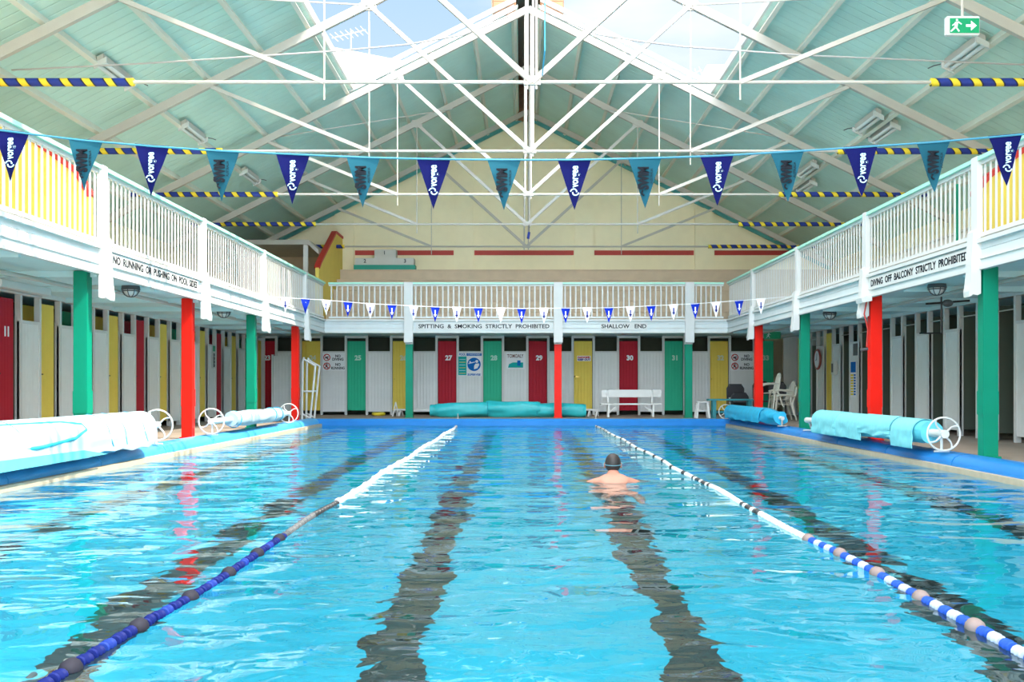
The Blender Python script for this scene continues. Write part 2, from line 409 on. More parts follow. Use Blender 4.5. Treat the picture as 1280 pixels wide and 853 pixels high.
# thin cross brace rods between truss 1 and 2, cable, wires
for s, nm in ((-1, 'left'), (1, 'right')):
    mb = MB()
    pts = [(-.2, 6.42), (-.85, 6.15), (-1.7, 6.0), (-2.68, 5.91), (-3.9, 5.83), (-5.6, 5.72), (-7.6, 5.62)] if s < 0 else [(.5, 6.42), (1.13, 6.15), (1.75, 6.05), (2.4, 5.97), (4.2, 5.84), (7.49, 5.70)]
    tag(mb.tube([(a, 15.5, b) for a, b in pts], .013, 6).build('cable', GREYP), 'thin grey cable hanging across the roof opening on the %s' % nm, 'cable', 'cables under the roof')
    X0, X1 = XC + s * 5.75, XC + s * 4.3
    tag(MB().tube([(X0, 14.75, TR - 2.9), (XC + s * 2.95, 19.1, TR - 1.5)], .016, 6).build('wind_brace', STEEL), 'thin white brace rod between the nearest two trusses on the %s slope' % nm, 'brace', 'roof brace rods')
    tag(MB().tube([(XC + s * 5.75, 23.45, TR - 2.9), (XC + s * 2.0, 27.8, TR - 1.1)], .016, 6).build('wind_brace', STEEL), 'thin white brace rod near the gable on the %s slope' % nm, 'brace', 'roof brace rods')
pts = [(XC + .17, 14.3, RZ - .3), (XC + .17, 14.3, TZ + .3), (XC + .14, 14.6, TZ + .05)]
tag(MB().tube(pts, .010, 6).build('conduit', mat('blue_pipe', (.05, .35, .55), .4)), 'blue conduit hanging beside the central king posts', 'conduit')
t = thing('hanging_marker', (XC + .05, 27.75, 4.9), 'small striped marker hanging below the middle of the fourth tie rod', 'marker')
MB().tube([(XC + .05, 27.75, 5.2), (XC + .05, 27.75, 4.98)], .012, 6).build('cord', DGREY, t)
MB().tube([(XC + .05, 27.75, 5.0), (XC + .02, 27.75, 4.82)], .035, 8).build('marker_sleeve', FOAM, t)

# fluorescent lights
FL = [(-6.75, 17.3), (-6.75, 21.4), (-6.75, 25.9), (6.98, 16.4), (6.92, 20.8), (7.28, 20.9), (6.95, 25.3), (7.28, 26.6)]
FN = ['nearest on the left slope', 'second on the left slope', 'farthest on the left slope', 'nearest on the right slope', 'inner one of the middle pair on the right slope',
      'outer one of the middle pair on the right slope', 'inner one of the far pair on the right slope', 'outer one of the far pair on the right slope']
f0 = None
def fl_make(x, y, sg):
    z = rz(x) - .18
    t = thing('fluorescent_light', (x, y, z), 'x', 'light fitting', 'fluorescent fittings under the roof')
    def tilt(X, Y, Z): return (X, Y, Z - sg * .5 * (X - x))
    MB().box(x - .05, x + .05, y - .65, y + .65, z + .02, z + .12).map(tilt).build('housing', STEEL, t, False)
    for q in (-.045, .045):
        MB().tube([(x + q, y - .6, z - .01), (x + q, y + .6, z - .01)], .028, 8).map(tilt).build('lamp_tube', GLASSY, t)
    for q in (-.64, .64): MB().box(x - .1, x + .1, y + q - .02, y + q + .02, z - .05, z + .04).map(tilt).build('end_cap', WHITE, t, False)
    MB().tube([(x, y + .7, z + .1), (x - sg * .1, y + .95, z + .13), (x - sg * .1, y + 1.2, z + .16)], .01, 5).build('cable', DGREY, t)
    return t
for (x, y), l in zip(FL, FN):
    fl_make(x, y, 1 if x > 0 else -1)['label'] = 'fluorescent roof light, ' + l

# exit sign
X, Y, Z = 5.34, 12.6, 5.27
t = thing('exit_sign', (X, Y, Z), 'green running man exit sign hanging from the roof at upper right', 'exit sign', 'green exit signs')
MB().box(X - .2, X + .2, Y - .03, Y + .05, Z - .11, Z + .12).build('housing', WHITE, t, False, .01)
MB().box(X - .165, X + .19, Y - .034, Y - .03, Z - .09, Z + .09).build('green_face', EXITG, t, False)
MB().tube([(X, Y, Z + .12), (X, Y, rz(X))], .018, 8).build('hanging_rod', STEEL, t)
def runner(mb, cx, y, cz, s):
    def q(a, b): return (cx + a * s, y, cz + b * s)
    d = (0, -.003, 0)
    mb.prism([q(-.06, .3), q(.06, .3), q(.06, .42), q(-.06, .42)], d)
    mb.prism([q(-.12, .25), q(.08, .25), q(.02, -.1), q(-.14, -.05)], d)
    mb.prism([q(-.1, .22), q(-.3, .05), q(-.26, 0), q(-.06, .14)], d)
    mb.prism([q(.06, .22), q(.26, .08), q(.3, .13), q(.08, .3)], d)
    mb.prism([q(-.13, -.02), q(.0, -.08), q(.18, -.3), q(.1, -.36)], d)
    mb.prism([q(-.14, -.02), q(-.04, -.1), q(-.34, -.36), q(-.4, -.3)], d)
    return mb
runner(MB(), X - .08, Y - .034, Z - .005, .2).build('running_figure', WHT, t, False)
MB().prism([(X + .03, Y - .034, Z - .015), (X + .09, Y - .034, Z - .015), (X + .09, Y - .034, Z - .06), (X + .16, Y - .034, Z), (X + .09, Y - .034, Z + .06), (X + .09, Y - .034, Z + .015), (X + .03, Y - .034, Z + .015)], (0, -.003, 0)).build('arrow', WHT, t, False)

# ------------------------------------------------------------------ balconies
BL, BR, BY = -5.50, 5.75, 29.0       # outer faces of the fascias
ZS, ZD, ZT = 2.40, 2.72, 3.76        # soffit, deck, top of handrail
struct('floor_balcony', MB().box(WL, BL - .06, Y0, YB, ZS + .06, ZD).box(BR + .06, WR, Y0, YB, ZS + .06, ZD).box(BL - .06, BR + .06, BY + .06, YB, ZS + .06, ZD), TIERW)
struct('ceiling_soffit', MB().box(WL, BL - .06, Y0, YB, ZS + .02, ZS + .06).box(BR + .06, WR, Y0, YB, ZS + .02, ZS + .06).box(BL - .06, BR + .06, BY + .06, YB, ZS + .02, ZS + .06), SOFF)
def fascia(lab, fn, u0, u1):
    t = thing('balcony_fascia', fn(u0, 0, ZS), lab, 'fascia', 'white fascias round the balcony')
    MB().box(u0, u1, -.06, 0, ZS - .01, ZD - .02).map(fn).build('fascia_board', FASC, t, False)
    MB().box(u0, u1, -.06, .05, ZD - .02, ZD + .03).map(fn).build('top_moulding', WHITE, t, False)
    MB().box(u0, u1, -.05, .02, ZS + .10, ZS + .115).map(fn).build('lower_moulding', WHITE, t, False)
    MB().box(u0, u1, -.05, .025, ZS - .03, ZS + .01).map(fn).build('bottom_moulding', WHITE, t, False)
    return t
fL = lambda u, v, z: (BL + v, u, z)
fR = lambda u, v, z: (BR - v, u, z)
fB = lambda u, v, z: (u, BY - v, z)
fascia('white boarded balcony fascia along the left side', fL, Y0, BY)
fascia('white boarded balcony fascia along the right side', fR, Y0, BY)
fascia('white boarded balcony fascia across the far end', fB, BL, BR)
def baluster_mesh(a, b):
    me = MB().box(-a, a, -b, b, ZD + .10, ZT - .06).mesh('baluster', smooth=False); me.materials.append(WHITE); return me
BMS = (baluster_mesh(.019, .008), baluster_mesh(.007, .018))
def balustrade(fn, u0, u1, lab, capm=MINT):
    c = fn((u0 + u1) / 2, -.02, ZD)
    t = thing('balustrade', c, lab, 'balustrade', 'balustrade bays round the balcony')
    MB().box(u0, u1, -.09, .05, ZT - .03, ZT + .02).map(fn).build('handrail', capm, t, False)
    MB().box(u0, u1, -.05, .01, ZT - .08, ZT - .03).map(fn).build('top_rail', WHITE, t, False)
    MB().box(u0, u1, -.05, .01, ZD + .06, ZD + .11).map(fn).build('bottom_rail', WHITE, t, False)
    n = max(1, round((u1 - u0) / .15)); 
    for k in range(n):
        u = u0 + (k + .5) * (u1 - u0) / n
        o = bpy.data.objects.new('baluster', BMS[0] if fn is fB else BMS[1]); COL.objects.link(o); o.parent = t
        p = fn(u, -.02, 0); o.location = (p[0] - c[0], p[1] - c[1], -c[2]); ORG[o.name] = c
    return t
def bracket(fn, u, t, zb=2.05, w=.17):
    prof = [(.0, zb + .02), (.06, zb), (.14, zb + .01), (.20, zb - .02), (.21, zb + .05), (.19, zb + .14), (.17, zb + .28), (.17, zb + .42), (.15, ZS + .28), (.14, ZD + .12), (.075, ZD + .16), (.075, ZT + .03), (-.03, ZT + .03), (-.03, ZS), (0, ZS - .01)]
    MB().prism([(u - w / 2, a * .72, b) for a, b in prof], (w, 0, 0)).map(fn).build('bracket', WHITE, t, False)
# side columns
def column(fn, u, m, lab, top=ZS + .01, white_to=None, vb=-.32, vf=-.13, br=True):
    c = fn(u, (vb + vf) / 2, 0); t = thing('balcony_column', c, lab, 'column', 'red and green balcony columns')
    if white_to:
        MB().box(u - .1, u + .1, vb, vf, 0, white_to).map(fn).build('shaft', m, t, False, .008)
        MB().box(u - .105, u + .105, vb, vf + .01, white_to, top).map(fn).build('shaft_top', WHITE, t, False)
    else:
        MB().box(u - .085, u + .085, vb, vf, 0, top).map(fn).build('shaft', m, t, False, .008)
        MB().box(u - .092, u + .092, vb - .004, vf + .008, .55, .85).map(fn).build('repair_plate', m, t, False, .006)
    MB().box(u - .12, u + .12, vb - .02, vf + .02, 0, .03).map(fn).build('base', m, t, False)
    if br: bracket(fn, u, t)
    return t
LY = [5.05, 9.3, 13.6, 17.9, 22.1, 26.4]
LN = ['close beside the viewer', 'just outside the frame', 'nearest in view', 'beside the near cover reel', 'behind the second cover reel', 'beside the white steps']
for i, (y, l) in enumerate(zip(LY, LN)):
    c = 'green' if i % 2 == 0 else 'red'
    column(fL, y, GREEN if c == 'green' else RED, '%s square column under the left balcony, %s' % (c, l), vb=-.33, vf=-.15)
RY = [4.6, 8.85, 13.1, 17.3, 21.6, 25.8]
RN = ['close beside the viewer', 'just outside the frame', 'nearest in view', 'behind the near cover reel', 'between the two cover reels', 'in front of the stacked chairs']
for i, (y, l) in enumerate(zip(RY, RN)):
    c = 'green' if i % 2 == 0 else 'red'
    column(fR, y, GREEN if c == 'green' else RED, '%s square column under the right balcony, %s' % (c, l), vb=-.22, vf=-.03)
BX = [(-3.15, GREEN, 'green', 'left of the rolled teal cover'), (1.02, RED, 'red', 'in front of the rolled teal cover'), (4.68, GREEN, 'green', 'beside the white stool')]
for X, m, c, l in BX:
    t = column(fB, X, m, '%s square column under the far balcony, %s' % (c, l), white_to=2.06, vb=-.30, vf=-.10, br=False)
    MB().box(X - .125, X + .125, -.05, .09, 2.10, ZT + .02).map(fB).build('bracket', WHITE, t, False, .01)
    MB().prism([(X - .09, .0, 2.12), (X + .09, .0, 2.12), (X + .09, .1, 2.0), (X - .09, .1, 2.0)], (0, 0, .02)).map(fB)
pl = 0
for fn, ys_, e1, side in ((fL, LY, BY, 'left'), (fR, RY, BY, 'right')):
    us = [Y0] + ys_ + [e1]
    nm = ['overhead behind the viewer', 'beside the viewer', 'just outside the frame', 'nearest in view', 'above the wall sign', 'third from the far corner', 'second from the far corner', 'touching the far corner']
    nm = nm[1:] 
    for a, b, l in zip(us, us[1:], nm):
        balustrade(fn, a + .08, b - .08, 'white balustrade bay with mint handrail on the %s balcony, %s' % (side, l))
for (a, b), l in zip(((BL, -3.15), (-3.15, 1.02), (1.02, 4.68), (4.68, BR)), ('at its left end', 'above the long notice', 'above the short notice', 'at its right end')):
    balustrade(fB, a + .12, b - .12, 'white balustrade bay with mint handrail on the far balcony, ' + l)

# notices on the fascias
def notice(fn, u0, u1, z, h, body, lab, read, tw=None):
    c = fn((u0 + u1) / 2, .03, z); t = thing('notice_board', c, lab, 'sign', 'painted notices on the balcony fascia')
    MB().box(u0, u1, .005, .03, z - h / 2, z + h / 2).map(fn).build('board', WHITE, t, False)
    p = fn((u0 + u1) / 2, .032, z)
    text(body, h * .78, p, read, (0, 0, 1), BLKT, t, bold=.003, width=(u1 - u0) * .96)
notice(fL, 13.85, 17.6, 2.60, .19, 'NO  RUNNING  OR  PUSHING  ON  POOL  SIDES', 'white notice on the left fascia reading no running or pushing on pool sides', (0, 1, 0))
notice(fR, 13.25, 17.1, 2.58, .19, 'DIVING  OFF  BALCONY  STRICTLY  PROHIBITED', 'white notice on the right fascia reading diving off balcony strictly prohibited', (0, -1, 0))
notice(fB, -2.95, .85, 2.55, .20, 'SPITTING  &  SMOKING  STRICTLY  PROHIBITED', 'white notice on the far fascia about spitting and smoking', (1, 0, 0))
notice(fB, 2.2, 3.5, 2.55, .20, 'SHALLOW   END', 'white notice on the far fascia reading shallow end', (1, 0, 0))

# ------------------------------------------------------------------ seating tiers on the balcony
def tiers(name, lab, fn, u0, u1, v0, tread, rise, n, m, vwall):
    t = thing(name, fn(u0, v0, ZD), lab, 'seating tiers', 'stepped seating round the balcony')
    for k in range(n):
        z = ZD + rise * (k + 1); v = v0 + tread * k
        MB().box(u0, u1, v, v + .04, z - rise, z - .035).map(fn).build('riser', m, t, False)
        MB().box(u0, u1, v - .03, (v + tread) if k < n - 1 else vwall, z - .035, z).map(fn).build('tread', m, t, False)
    return t
tiers('seating_tiers', 'brown timber seating steps rising behind the far balustrade', lambda u, v, z: (u, v, z), -5.74, 9.85, 30.5, .6, .37, 5, TIER, YB)
tiers('seating_tiers', 'pale sunlit seating steps behind the left balustrade', lambda u, v, z: (-v, u, z), 15.0, 29.2, 7.0, .63, .37, 3, TIERW, 9.7)
tiers('seating_tiers', 'pale shaded seating steps behind the right balustrade', lambda u, v, z: (v, u, z), 14.9, 29.2, 7.0, .63, .37, 3, TIERW, 9.9)
# stair partitions with red coping
def partition(lab, prof, d, cd, m=YELW):
    t = thing('stair_partition', prof[0], lab, 'partition wall', 'yellow stair partitions with red copings')
    MB().prism(prof, d).build('wall_panel', m, t, False)
    n = len(prof)
    D = Vector(d)
    for i in range(1, n - 1):
        a, b = Vector(prof[i]) + D / 2, Vector(prof[i + 1]) + D / 2
        if (b - a).length > .1 and i < n - 1:
            MB().beam(a, b, .16, .07, (0, 0, 1) if abs((b - a).normalized().z) < .9 else D.normalized()).build('coping', cd, t, False)
    return t
partition('yellow stair partition with red sloping coping, behind the left balustrade', [(-6.1, 14.7, ZD), (-6.1, 14.7, 3.6), (-6.3, 14.7, 3.95), (-8.0, 14.7, 5.2), (-9.7, 14.7, 5.2), (-9.7, 14.7, ZD)][:4] + [(-8.0, 14.7, ZD)], (0, .1, 0), REDC)
partition('yellow stair partition with red sloping coping, behind the right balustrade', [(6.35, 14.6, ZD), (6.35, 14.6, 3.6), (6.55, 14.6, 3.85), (8.2, 14.6, 5.1), (8.2, 14.6, ZD)], (0, .1, 0), REDC)
partition('yellow end partition with red sloping coping at the far left corner', [(-5.85, 29.5, ZD), (-5.85, 29.5, 4.25), (-5.85, 29.8, 4.45), (-5.85, 32.2, 5.65), (-5.85, 33.4, 5.65), (-5.85, 33.4, ZD)], (.1, 0, 0), REDC)
tag(MB().box(6.0, 6.06, 14.35, 14.43, ZD, 3.7).build('newel_post', GREEN), 'slim green post behind the right balustrade beside the yellow partition', 'post')
# corner shelter on the far left
t = thing('corner_shelter', (-7.6, 30.6, ZD), 'white framed flat shelter in the far left corner of the balcony', 'shelter')
MB().box(-8.75, -6.2, 30.2, 33.3, 5.0, 5.14).build('shelter_roof', STEEL, t, False)
MB().prism([(-6.2, 30.2, 5.14), (-5.9, 30.2, 4.85), (-5.9, 30.2, 4.72), (-6.2, 30.2, 5.0)], (0, 3, 0)).build('sloping_edge', STEEL, t, False)
MB().box(-6.35, -6.22, 30.25, 30.35, ZD, 5.0).build('post', WHITE, t, False)
MB().box(-9.2, -6.3, 33.2, 33.3, ZD, 5.0).build('rear_panel', TIER, t, False)

# winners' podium
Xp, Yp, Zp = (481 - 652) * 33.0 / F, 33.1, ZD + .37 * 5
t = thing('podium', (Xp, Yp, Zp), 'white and green winners podium numbered one to three on the top step', 'podium')
MB().box(Xp - .97, Xp + .97, Yp - .2, Yp + .25, Zp, Zp + .15).build('plinth', PODG, t, False)
MB().box(Xp - .93, Xp + .93, Yp - .18, Yp + .25, Zp + .15, Zp + .37).build('low_blocks', PODW, t, False)
MB().box(Xp - .32, Xp + .36, Yp - .18, Yp + .25, Zp + .37, Zp + .64).build('high_block', PODW, t, False)
for b, dx, dz in (('2', -.62, .27), ('1', 0, .53), ('3', .65, .27)): text(b, .16, (Xp + dx, Yp - .184, Zp + dz), (1, 0, 0), (0, 0, 1), BLKT, t, 'numeral', bold=.004)

# ------------------------------------------------------------------ changing cubicles
def cubicle(fn, bi, u, W, pw, col, num, lab, grp, rec=.03, dw=None, deep=1.3, open_=False, post=.07, numm=WHT, read=(1, 0, 0), side='back', ctop=ZS + .02):
    wb_ = (WHITEX, WHITEY)[bi]; inn = DARKIN; t = thing('changing_cubicle', fn(u, 0, 0), lab, 'changing cubicle', grp)
    MB().box(u, u + pw, -.035, 0, .10, 1.93).map(fn).build('front_panel', wb_, t, False)
    for a in (u, u + pw - post): MB().box(a, a + post, -.07, .02, 0, ctop).map(fn).build('post', WHITE, t, False)
    MB().box(u + post, u + pw - post, -.05, .015, 1.90, 1.95).map(fn).build('window_sill', WHITE, t, False)
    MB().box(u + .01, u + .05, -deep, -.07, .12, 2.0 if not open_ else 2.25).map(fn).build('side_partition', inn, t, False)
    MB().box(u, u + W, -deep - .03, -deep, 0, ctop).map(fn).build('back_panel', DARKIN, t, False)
    MB().box(u + pw, u + W, -.06, 0, ctop - .07, ctop).map(fn).build('head_rail', WHITE, t, False)
    if col:
        a, b = (u + pw, u + W - .005) if dw is None else (u + pw, u + W - dw)
        d = MB().box(a + .008, b - .008, -rec - .03, -rec, .14, 2.26).map(fn).build('door', DOORM[col][bi], t, False)
        if num:
            p = fn(a + (b - a) * .58, -rec + .003, 1.74)
            text(num, .20, p, read, (0, 0, 1), numm, d, 'number', bold=.010)
        if dw is not None:
            MB().box(u + pw - .12, u + W - .03, -.32, -.29, .14, 2.24).map(fn).build('inner_leaf', DOORM[col][bi], d, False)
        MB().tube([fn(a + .06, -rec, 1.1), fn(a + .06, -rec + .03, 1.1)], .009, 8).build('knob', BLACK, d)
    elif open_:
        MB().tube([fn(u + pw, -.03, 2.15), fn(u + W, -.03, 2.15)], .012, 6).build('rail', STEEL, t)
    return t
YC = 31.8
fBc = lambda u, v, z: (u, YC - v, z)
fLc = lambda u, v, z: (-7.9 + v, u, z)
fRc = lambda u, v, z: (7.92 - v, u, z)
seq = {23: ('yellow', ''), 24: ('green', '25'), 25: ('yellow', '26'), 26: ('red', '27'), 27: ('green', '28'), 28: ('red', '29'), 29: ('yellow', ''), 30: ('red', '30'), 31: ('green', '31'),
       32: ('yellow', '32'), 33: ('green', '33'), 22: ('yellow', '24')}
names = {22: 'far left corner, half behind the red column', 23: '', }
W = 1.387
order = [(21, 'red', '23'), (22, 'yellow', '24'), (23, 'green', '25'), (24, 'yellow', '26'), (25, 'red', '27'), (26, 'green', '28'), (27, 'red', '29'), (28, 'yellow', ''), (29, 'red', '30'), (30, 'green', '31'), (31, 'yellow', '32'), (32, 'green', '33')]
PG = mat('faint_grey_print', (.62, .66, .50), .5, var=0)
for k, c, n in order:
    u = -3.377 + W * (k - 25) + 0  # panel lies left of its door; door right edge at u+W
    l = ('%s door numbered %s at the far end' % (c, n)) if n else 'yellow door and danger notice at the far end'
    cubicle(fBc, 0, u, W, W - .575, c, n, 'white changing cubicle with ' + l, 'changing cubicles across the far end', numm=WHT if c == 'red' else (PALEGRN if c == 'green' else PG))
lc = ['red', 'yellow', 'green', 'yellow', 'red', 'yellow', 'green', 'yellow', 'red', 'yellow', 'green', 'yellow']
for i, c in enumerate(lc):
    u = 14.95 + 1.4 * i
    if u > 31.6: break
    pos = ['at the left edge of the frame', 'next after the red door eleven', 'hidden by the near green column', 'just past the near green column', 'midway between the green and red columns', 'just before the red column',
           'behind the near red column', 'just past the near red column', 'fifth from the far corner', 'fourth from the far corner', 'behind the far green column', 'nearest the far left corner'][i]
    cubicle(fLc, 1, u, 1.4, .72, c, '11' if i == 0 else '', 'left side changing cubicle with %s door, %s' % (c, pos), 'changing cubicles along the left side', rec=.01, dw=.16, read=(0, 1, 0))
for i in range(11):
    u = 16.0 - 1.4 + 1.4 * i
    if u > 29.9: break
    c = {8: 'yellow', 10: 'yellow'}.get(i)
    pos = ['at the right edge of the frame', 'behind the near green column', 'with a notice beside the near green column', 'second past the near green column', 'third past the near green column', 'fourth past the near green column',
           'behind the red column', 'with the blue and yellow chart', 'with the small dispenser', 'with the round clock', 'nearest the far right corner'][i]
    cubicle(fRc, 1, u, 1.4, .70, c, '', ('open right side shower cubicle, ' if not c else 'right side cubicle with yellow door, ') + pos, 'cubicles along the right side', open_=not c, rec=.05)
struct('wall_corner_left', MB().box(-9.6, -7.85, 31.75, 31.83, 0, ZS), WHITEX)
struct('wall_corner_right', MB().box(8.0, 9.8, 31.75, 31.83, 0, ZS), WHITEX)
struct('trim_plate_left', MB().box(-7.98, -7.84, Y0, 31.8, ZS - .05, ZS + .02), WHITE)
struct('trim_plate_right', MB().box(7.86, 8.0, Y0, 31.8, ZS - .05, ZS + .02), WHITE)
# joists under the side balconies
for side, xa, xb in (('left', -7.85, BL - .06), ('right', BR + .06, 7.87)):
    mb = MB(); y = 3.0
    struct('trim_joists_' + side, MB(), SOFF) if False else None
    k = 0
    while y < 29:
        mb.box(xa, xb, y - .03, y + .03, ZS - .06, ZS + .03); y += 2.13
    struct('trim_joists_' + side, mb, SOFF)

# ------------------------------------------------------------------ notices and signs
def sign(name, fn, u0, u1, z0, z1, lab, m=WHT, v=.02, cat='sign', grp=None):
    t = thing(name, fn((u0 + u1) / 2, v, z0), lab, cat, grp)
    MB().box(u0, u1, v, v + .012, z0, z1).map(fn).build('board', m, t, False)
    return t
def px(p, Y): return (p - 652) * Y / F
def pz(q, Y): return CZ + (481 - q) * Y / F
for (a, b, l) in ((403.5, 431.5, 'beside the green door twenty five'), (913, 943, 'beside the right red column')):
    Y = YC; u0, u1, z0, z1 = px(a, Y), px(b, Y), pz(463.5, Y), pz(441, Y)
    t = sign('safety_sign', fBc, u0, u1, z0, z1, 'white no diving no running sign, ' + l, grp='no diving signs')
    h = z1 - z0; y = YC - .034
    for zz, k in ((z1 - .27 * h, 0), (z0 + .25 * h, 1)):
        c = (u0 + .13, y, zz); MB().ring((c[0], y, zz), (0, 1, 0), .095, .013, 20, 6).build('prohibition_ring', REDT, t)
        mb = MB()
        if k: runner(mb, c[0], y, zz, .2)
        else: mb.beam((c[0] - .06, y, zz - .02), (c[0] + .05, y, zz + .02), .02, .03).beam((c[0] - .01, y, zz), (c[0] + .03, y, zz - .06), .02, .02)
        mb.build('pictogram', BLKT, t, False)
        MB().beam((c[0] - .065, y - .004, zz + .065), (c[0] + .065, y - .004, zz - .065), .006, .018).build('slash', REDT, t, False)
    for s_, zz in (('NO', .80), ('DIVING', .62), ('NO', .33), ('RUNNING', .13)):
        text(s_, .115, (u0 + .25 + (u1 - u0 - .25) / 2, y, z0 + zz * h), (1, 0, 0), (0, 0, 1), BLKT, t, bold=.003, sx=.9 if s_ != 'RUNNING' else .78)
Y = YC
u0, u1, z0, z1 = px(573, Y), px(602, Y), pz(470.5, Y), pz(441, Y)
t = sign('safety_sign', fBc, u0, u1, z0, z1, 'blue and green pool rules poster with a round blue pictogram beside door twenty seven')
y = Y - .034; um = u0 + .25
MB().box(u0, um, y, y + .002, z0 + .03, z1 - .12).build('green_field', TEALT, t, False)
for k in range(6): MB().box(u0 + .03, um - .03, y - .002, y, z0 + .08 + k * .085, z0 + .095 + k * .085).build('text_line', CYANT if k % 2 else YELT, t, False)
text('POOL', .10, ((u0 + um) / 2, y, z1 - .06), (1, 0, 0), (0, 0, 1), BLUET, t, bold=.003, width=.2)
MB().box(um, u1, y, y + .002, z1 - .10, z1 - .02).build('heading_band', BLUET, t, False)
text('CAREGIVERS', .07, ((um + u1) / 2, y - .002, z1 - .06), (1, 0, 0), (0, 0, 1), WHT, t, width=.38)
MB().disc(((um + u1) / 2, y + .001, (z0 + z1) / 2), (0, -1, 0), .205, .003).build('blue_disc', BLUET, t)
cx, cz = (um + u1) / 2, (z0 + z1) / 2
mb = MB().disc((cx + .085, y - .002, cz + .09), (0, -1, 0), .045, .003)
mb.prism([(cx + .0, y - .002, cz - .15), (cx + .10, y - .002, cz - .12), (cx + .16, y - .002, cz - .02), (cx + .15, y - .002, cz + .03), (cx + .04, y - .002, cz + .02), (cx - .0, y - .002, cz - .05)], (0, -.003, 0))
mb.prism([(cx - .17, y - .002, cz + .01), (cx + .03, y - .002, cz + .06), (cx + .03, y - .002, cz + .085), (cx - .10, y - .002, cz + .06), (cx - .17, y - .002, cz + .04)], (0, -.003, 0))
mb.disc((cx - .12, y - .002, cz + .075), (0, -1, 0), .025, .003).build('pictogram', WHT, t)
text('SUPERVISE', .08, (cx, y, z0 + .045), (1, 0, 0), (0, 0, 1), BLUET, t, bold=.003, width=.40)
u0, u1, z0, z1 = px(633, Y), px(656, Y), pz(461.5, Y), pz(441, Y)
t = sign('pool_poster', fBc, u0, u1, z0, z1, 'white poster with brown heading and teal picture beside door twenty nine')
text('TOM', .15, ((u0 + u1) / 2 - .14, y, z1 - .11), (1, 0, 0), (0, 0, 1), mat('brown_print', (.22, .10, .08), .6, var=0), t, bold=.004, width=.24)
text('DALY', .15, ((u0 + u1) / 2 + .12, y, z1 - .11), (1, 0, 0), (0, 0, 1), mat('brown_print', (.22, .10, .08), .6, var=0), t, bold=.004, width=.24)
MB().prism([(u0 + .05, y, z0 + .04), (u1 - .05, y, z0 + .04), (u1 - .05, y, z0 + .2), (u0 + .2, y, z0 + .2), (u0 + .08, y, z0 + .15)], (0, -.003, 0)).build('teal_picture', TEALT, t, False)
MB().box((u0 + u1) / 2 + .05, (u0 + u1) / 2 + .15, y - .006, y - .003, z0 + .1, z0 + .26).build('blue_figure', BLUET, t, False)
u0, u1, z0, z1 = px(721.5, Y), px(738.5, Y), pz(451.5, Y), pz(445, Y)
t = sign('door_notice', fBc, u0, u1, z0, z1, 'small danger keep out notice on the far yellow door', v=-.028)
text('DANGER', .075, ((u0 + u1) / 2, Y + .014, z1 - .05), (1, 0, 0), (0, 0, 1), REDT, t, bold=.004, width=.38)
text('KEEP OUT', .075, ((u0 + u1) / 2, Y + .014, z0 + .04), (1, 0, 0), (0, 0, 1), NAVYT, t, bold=.004, width=.38)
tag(MB().beam((px(718, Y), Y - .02, pz(471, Y)), (px(724, Y), Y - .02, pz(471.5, Y)), .02, .025).ball((px(718.5, Y), Y - .01, pz(471, Y)), .03, .03, .03, 8, 6).build('door_handle_lever', mat('brass', (.5, .35, .1), .35, 1)), 'brass lever handle on the yellow danger door', 'door handle')
# right-hand side
t = sign('rules_chart', fRc, 24.52, 24.95, .62, 1.50, 'tall blue and yellow chart on a right side cubicle panel')
MB().box(24.55, 24.92, .032, .035, 1.22, 1.47).map(fRc).build('blue_field', BLUET, t, False)
for k in range(8): MB().box(24.72, 24.92, .032, .035, .68 + k * .065, .72 + k * .065).map(fRc).build('yellow_row', YELT, t, False); 
for k in range(8): MB().box(24.56, 24.69, .032, .035, .68 + k * .065, .72 + k * .065).map(fRc).build('blue_row', BLUET, t, False)
t = sign('rules_notice', fRc, 17.55, 17.95, 1.15, 1.90, 'white notice with blue and red lines beside the near right green column')
for k in range(9):
    MB().box(17.60, 17.90, .032, .035, 1.20 + k * .075, 1.235 + k * .075).map(fRc).build('text_line', REDT if k < 3 else BLUET, t, False)
t = thing('paper_dispenser', fRc(26.1, .02, 1.3), 'small grey dispenser on a right side cubicle panel', 'dispenser')
MB().box(26.0, 26.22, .02, .12, 1.18, 1.52).map(fRc).build('housing', PODW, t, False, .01)
MB().box(26.04, 26.18, .12, .125, 1.24, 1.46).map(fRc).build('window', DGREY, t, False)
c = fRc(27.62, .03, 1.60); t = thing('wall_clock', c, 'round wall clock with dark red rim on the right side cubicles', 'clock')
MB().disc(c, (-1, 0, 0), .25, .05, 30).build('face', WHT, t)
MB().ring((c[0] - .03, c[1], c[2]), (1, 0, 0), .25, .032, 30).build('rim', mat('maroon', (.30, .05, .03), .4), t)
MB().beam((c[0] - .055, c[1], c[2]), (c[0] - .055, c[1] - .02, c[2] + .16), .008, .012).build('hand', BLACK, t, False)
MB().beam((c[0] - .055, c[1], c[2]), (c[0] - .055, c[1] + .10, c[2] - .03), .008, .014).build('hand', BLACK, t, False)
X, Y, Z = 6.75, 28.0, 2.25
t = thing('exit_sign', (X, Y, Z), 'green exit sign under the right balcony near the corner', 'exit sign', 'green exit signs')
MB().box(X - .22, X + .22, Y - .02, Y + .03, Z - .09, Z + .10).build('housing', EXITG, t, False)
runner(MB(), X - .1, Y - .022, Z, .18).build('running_figure', WHT, t, False)
MB().box(X - .02, X + .02, Y, Y + .02, Z + .1, ZS + .02).build('hanger', STEEL, t, False)
t = sign('side_notice', fLc, 26.45, 26.75, 1.35, 1.95, 'narrow notice with dark marks on a left side cubicle panel', PODW)
MB().box(26.5, 26.7, .032, .036, 1.78, 1.92).map(fLc).build('green_square', EXITG, t, False)
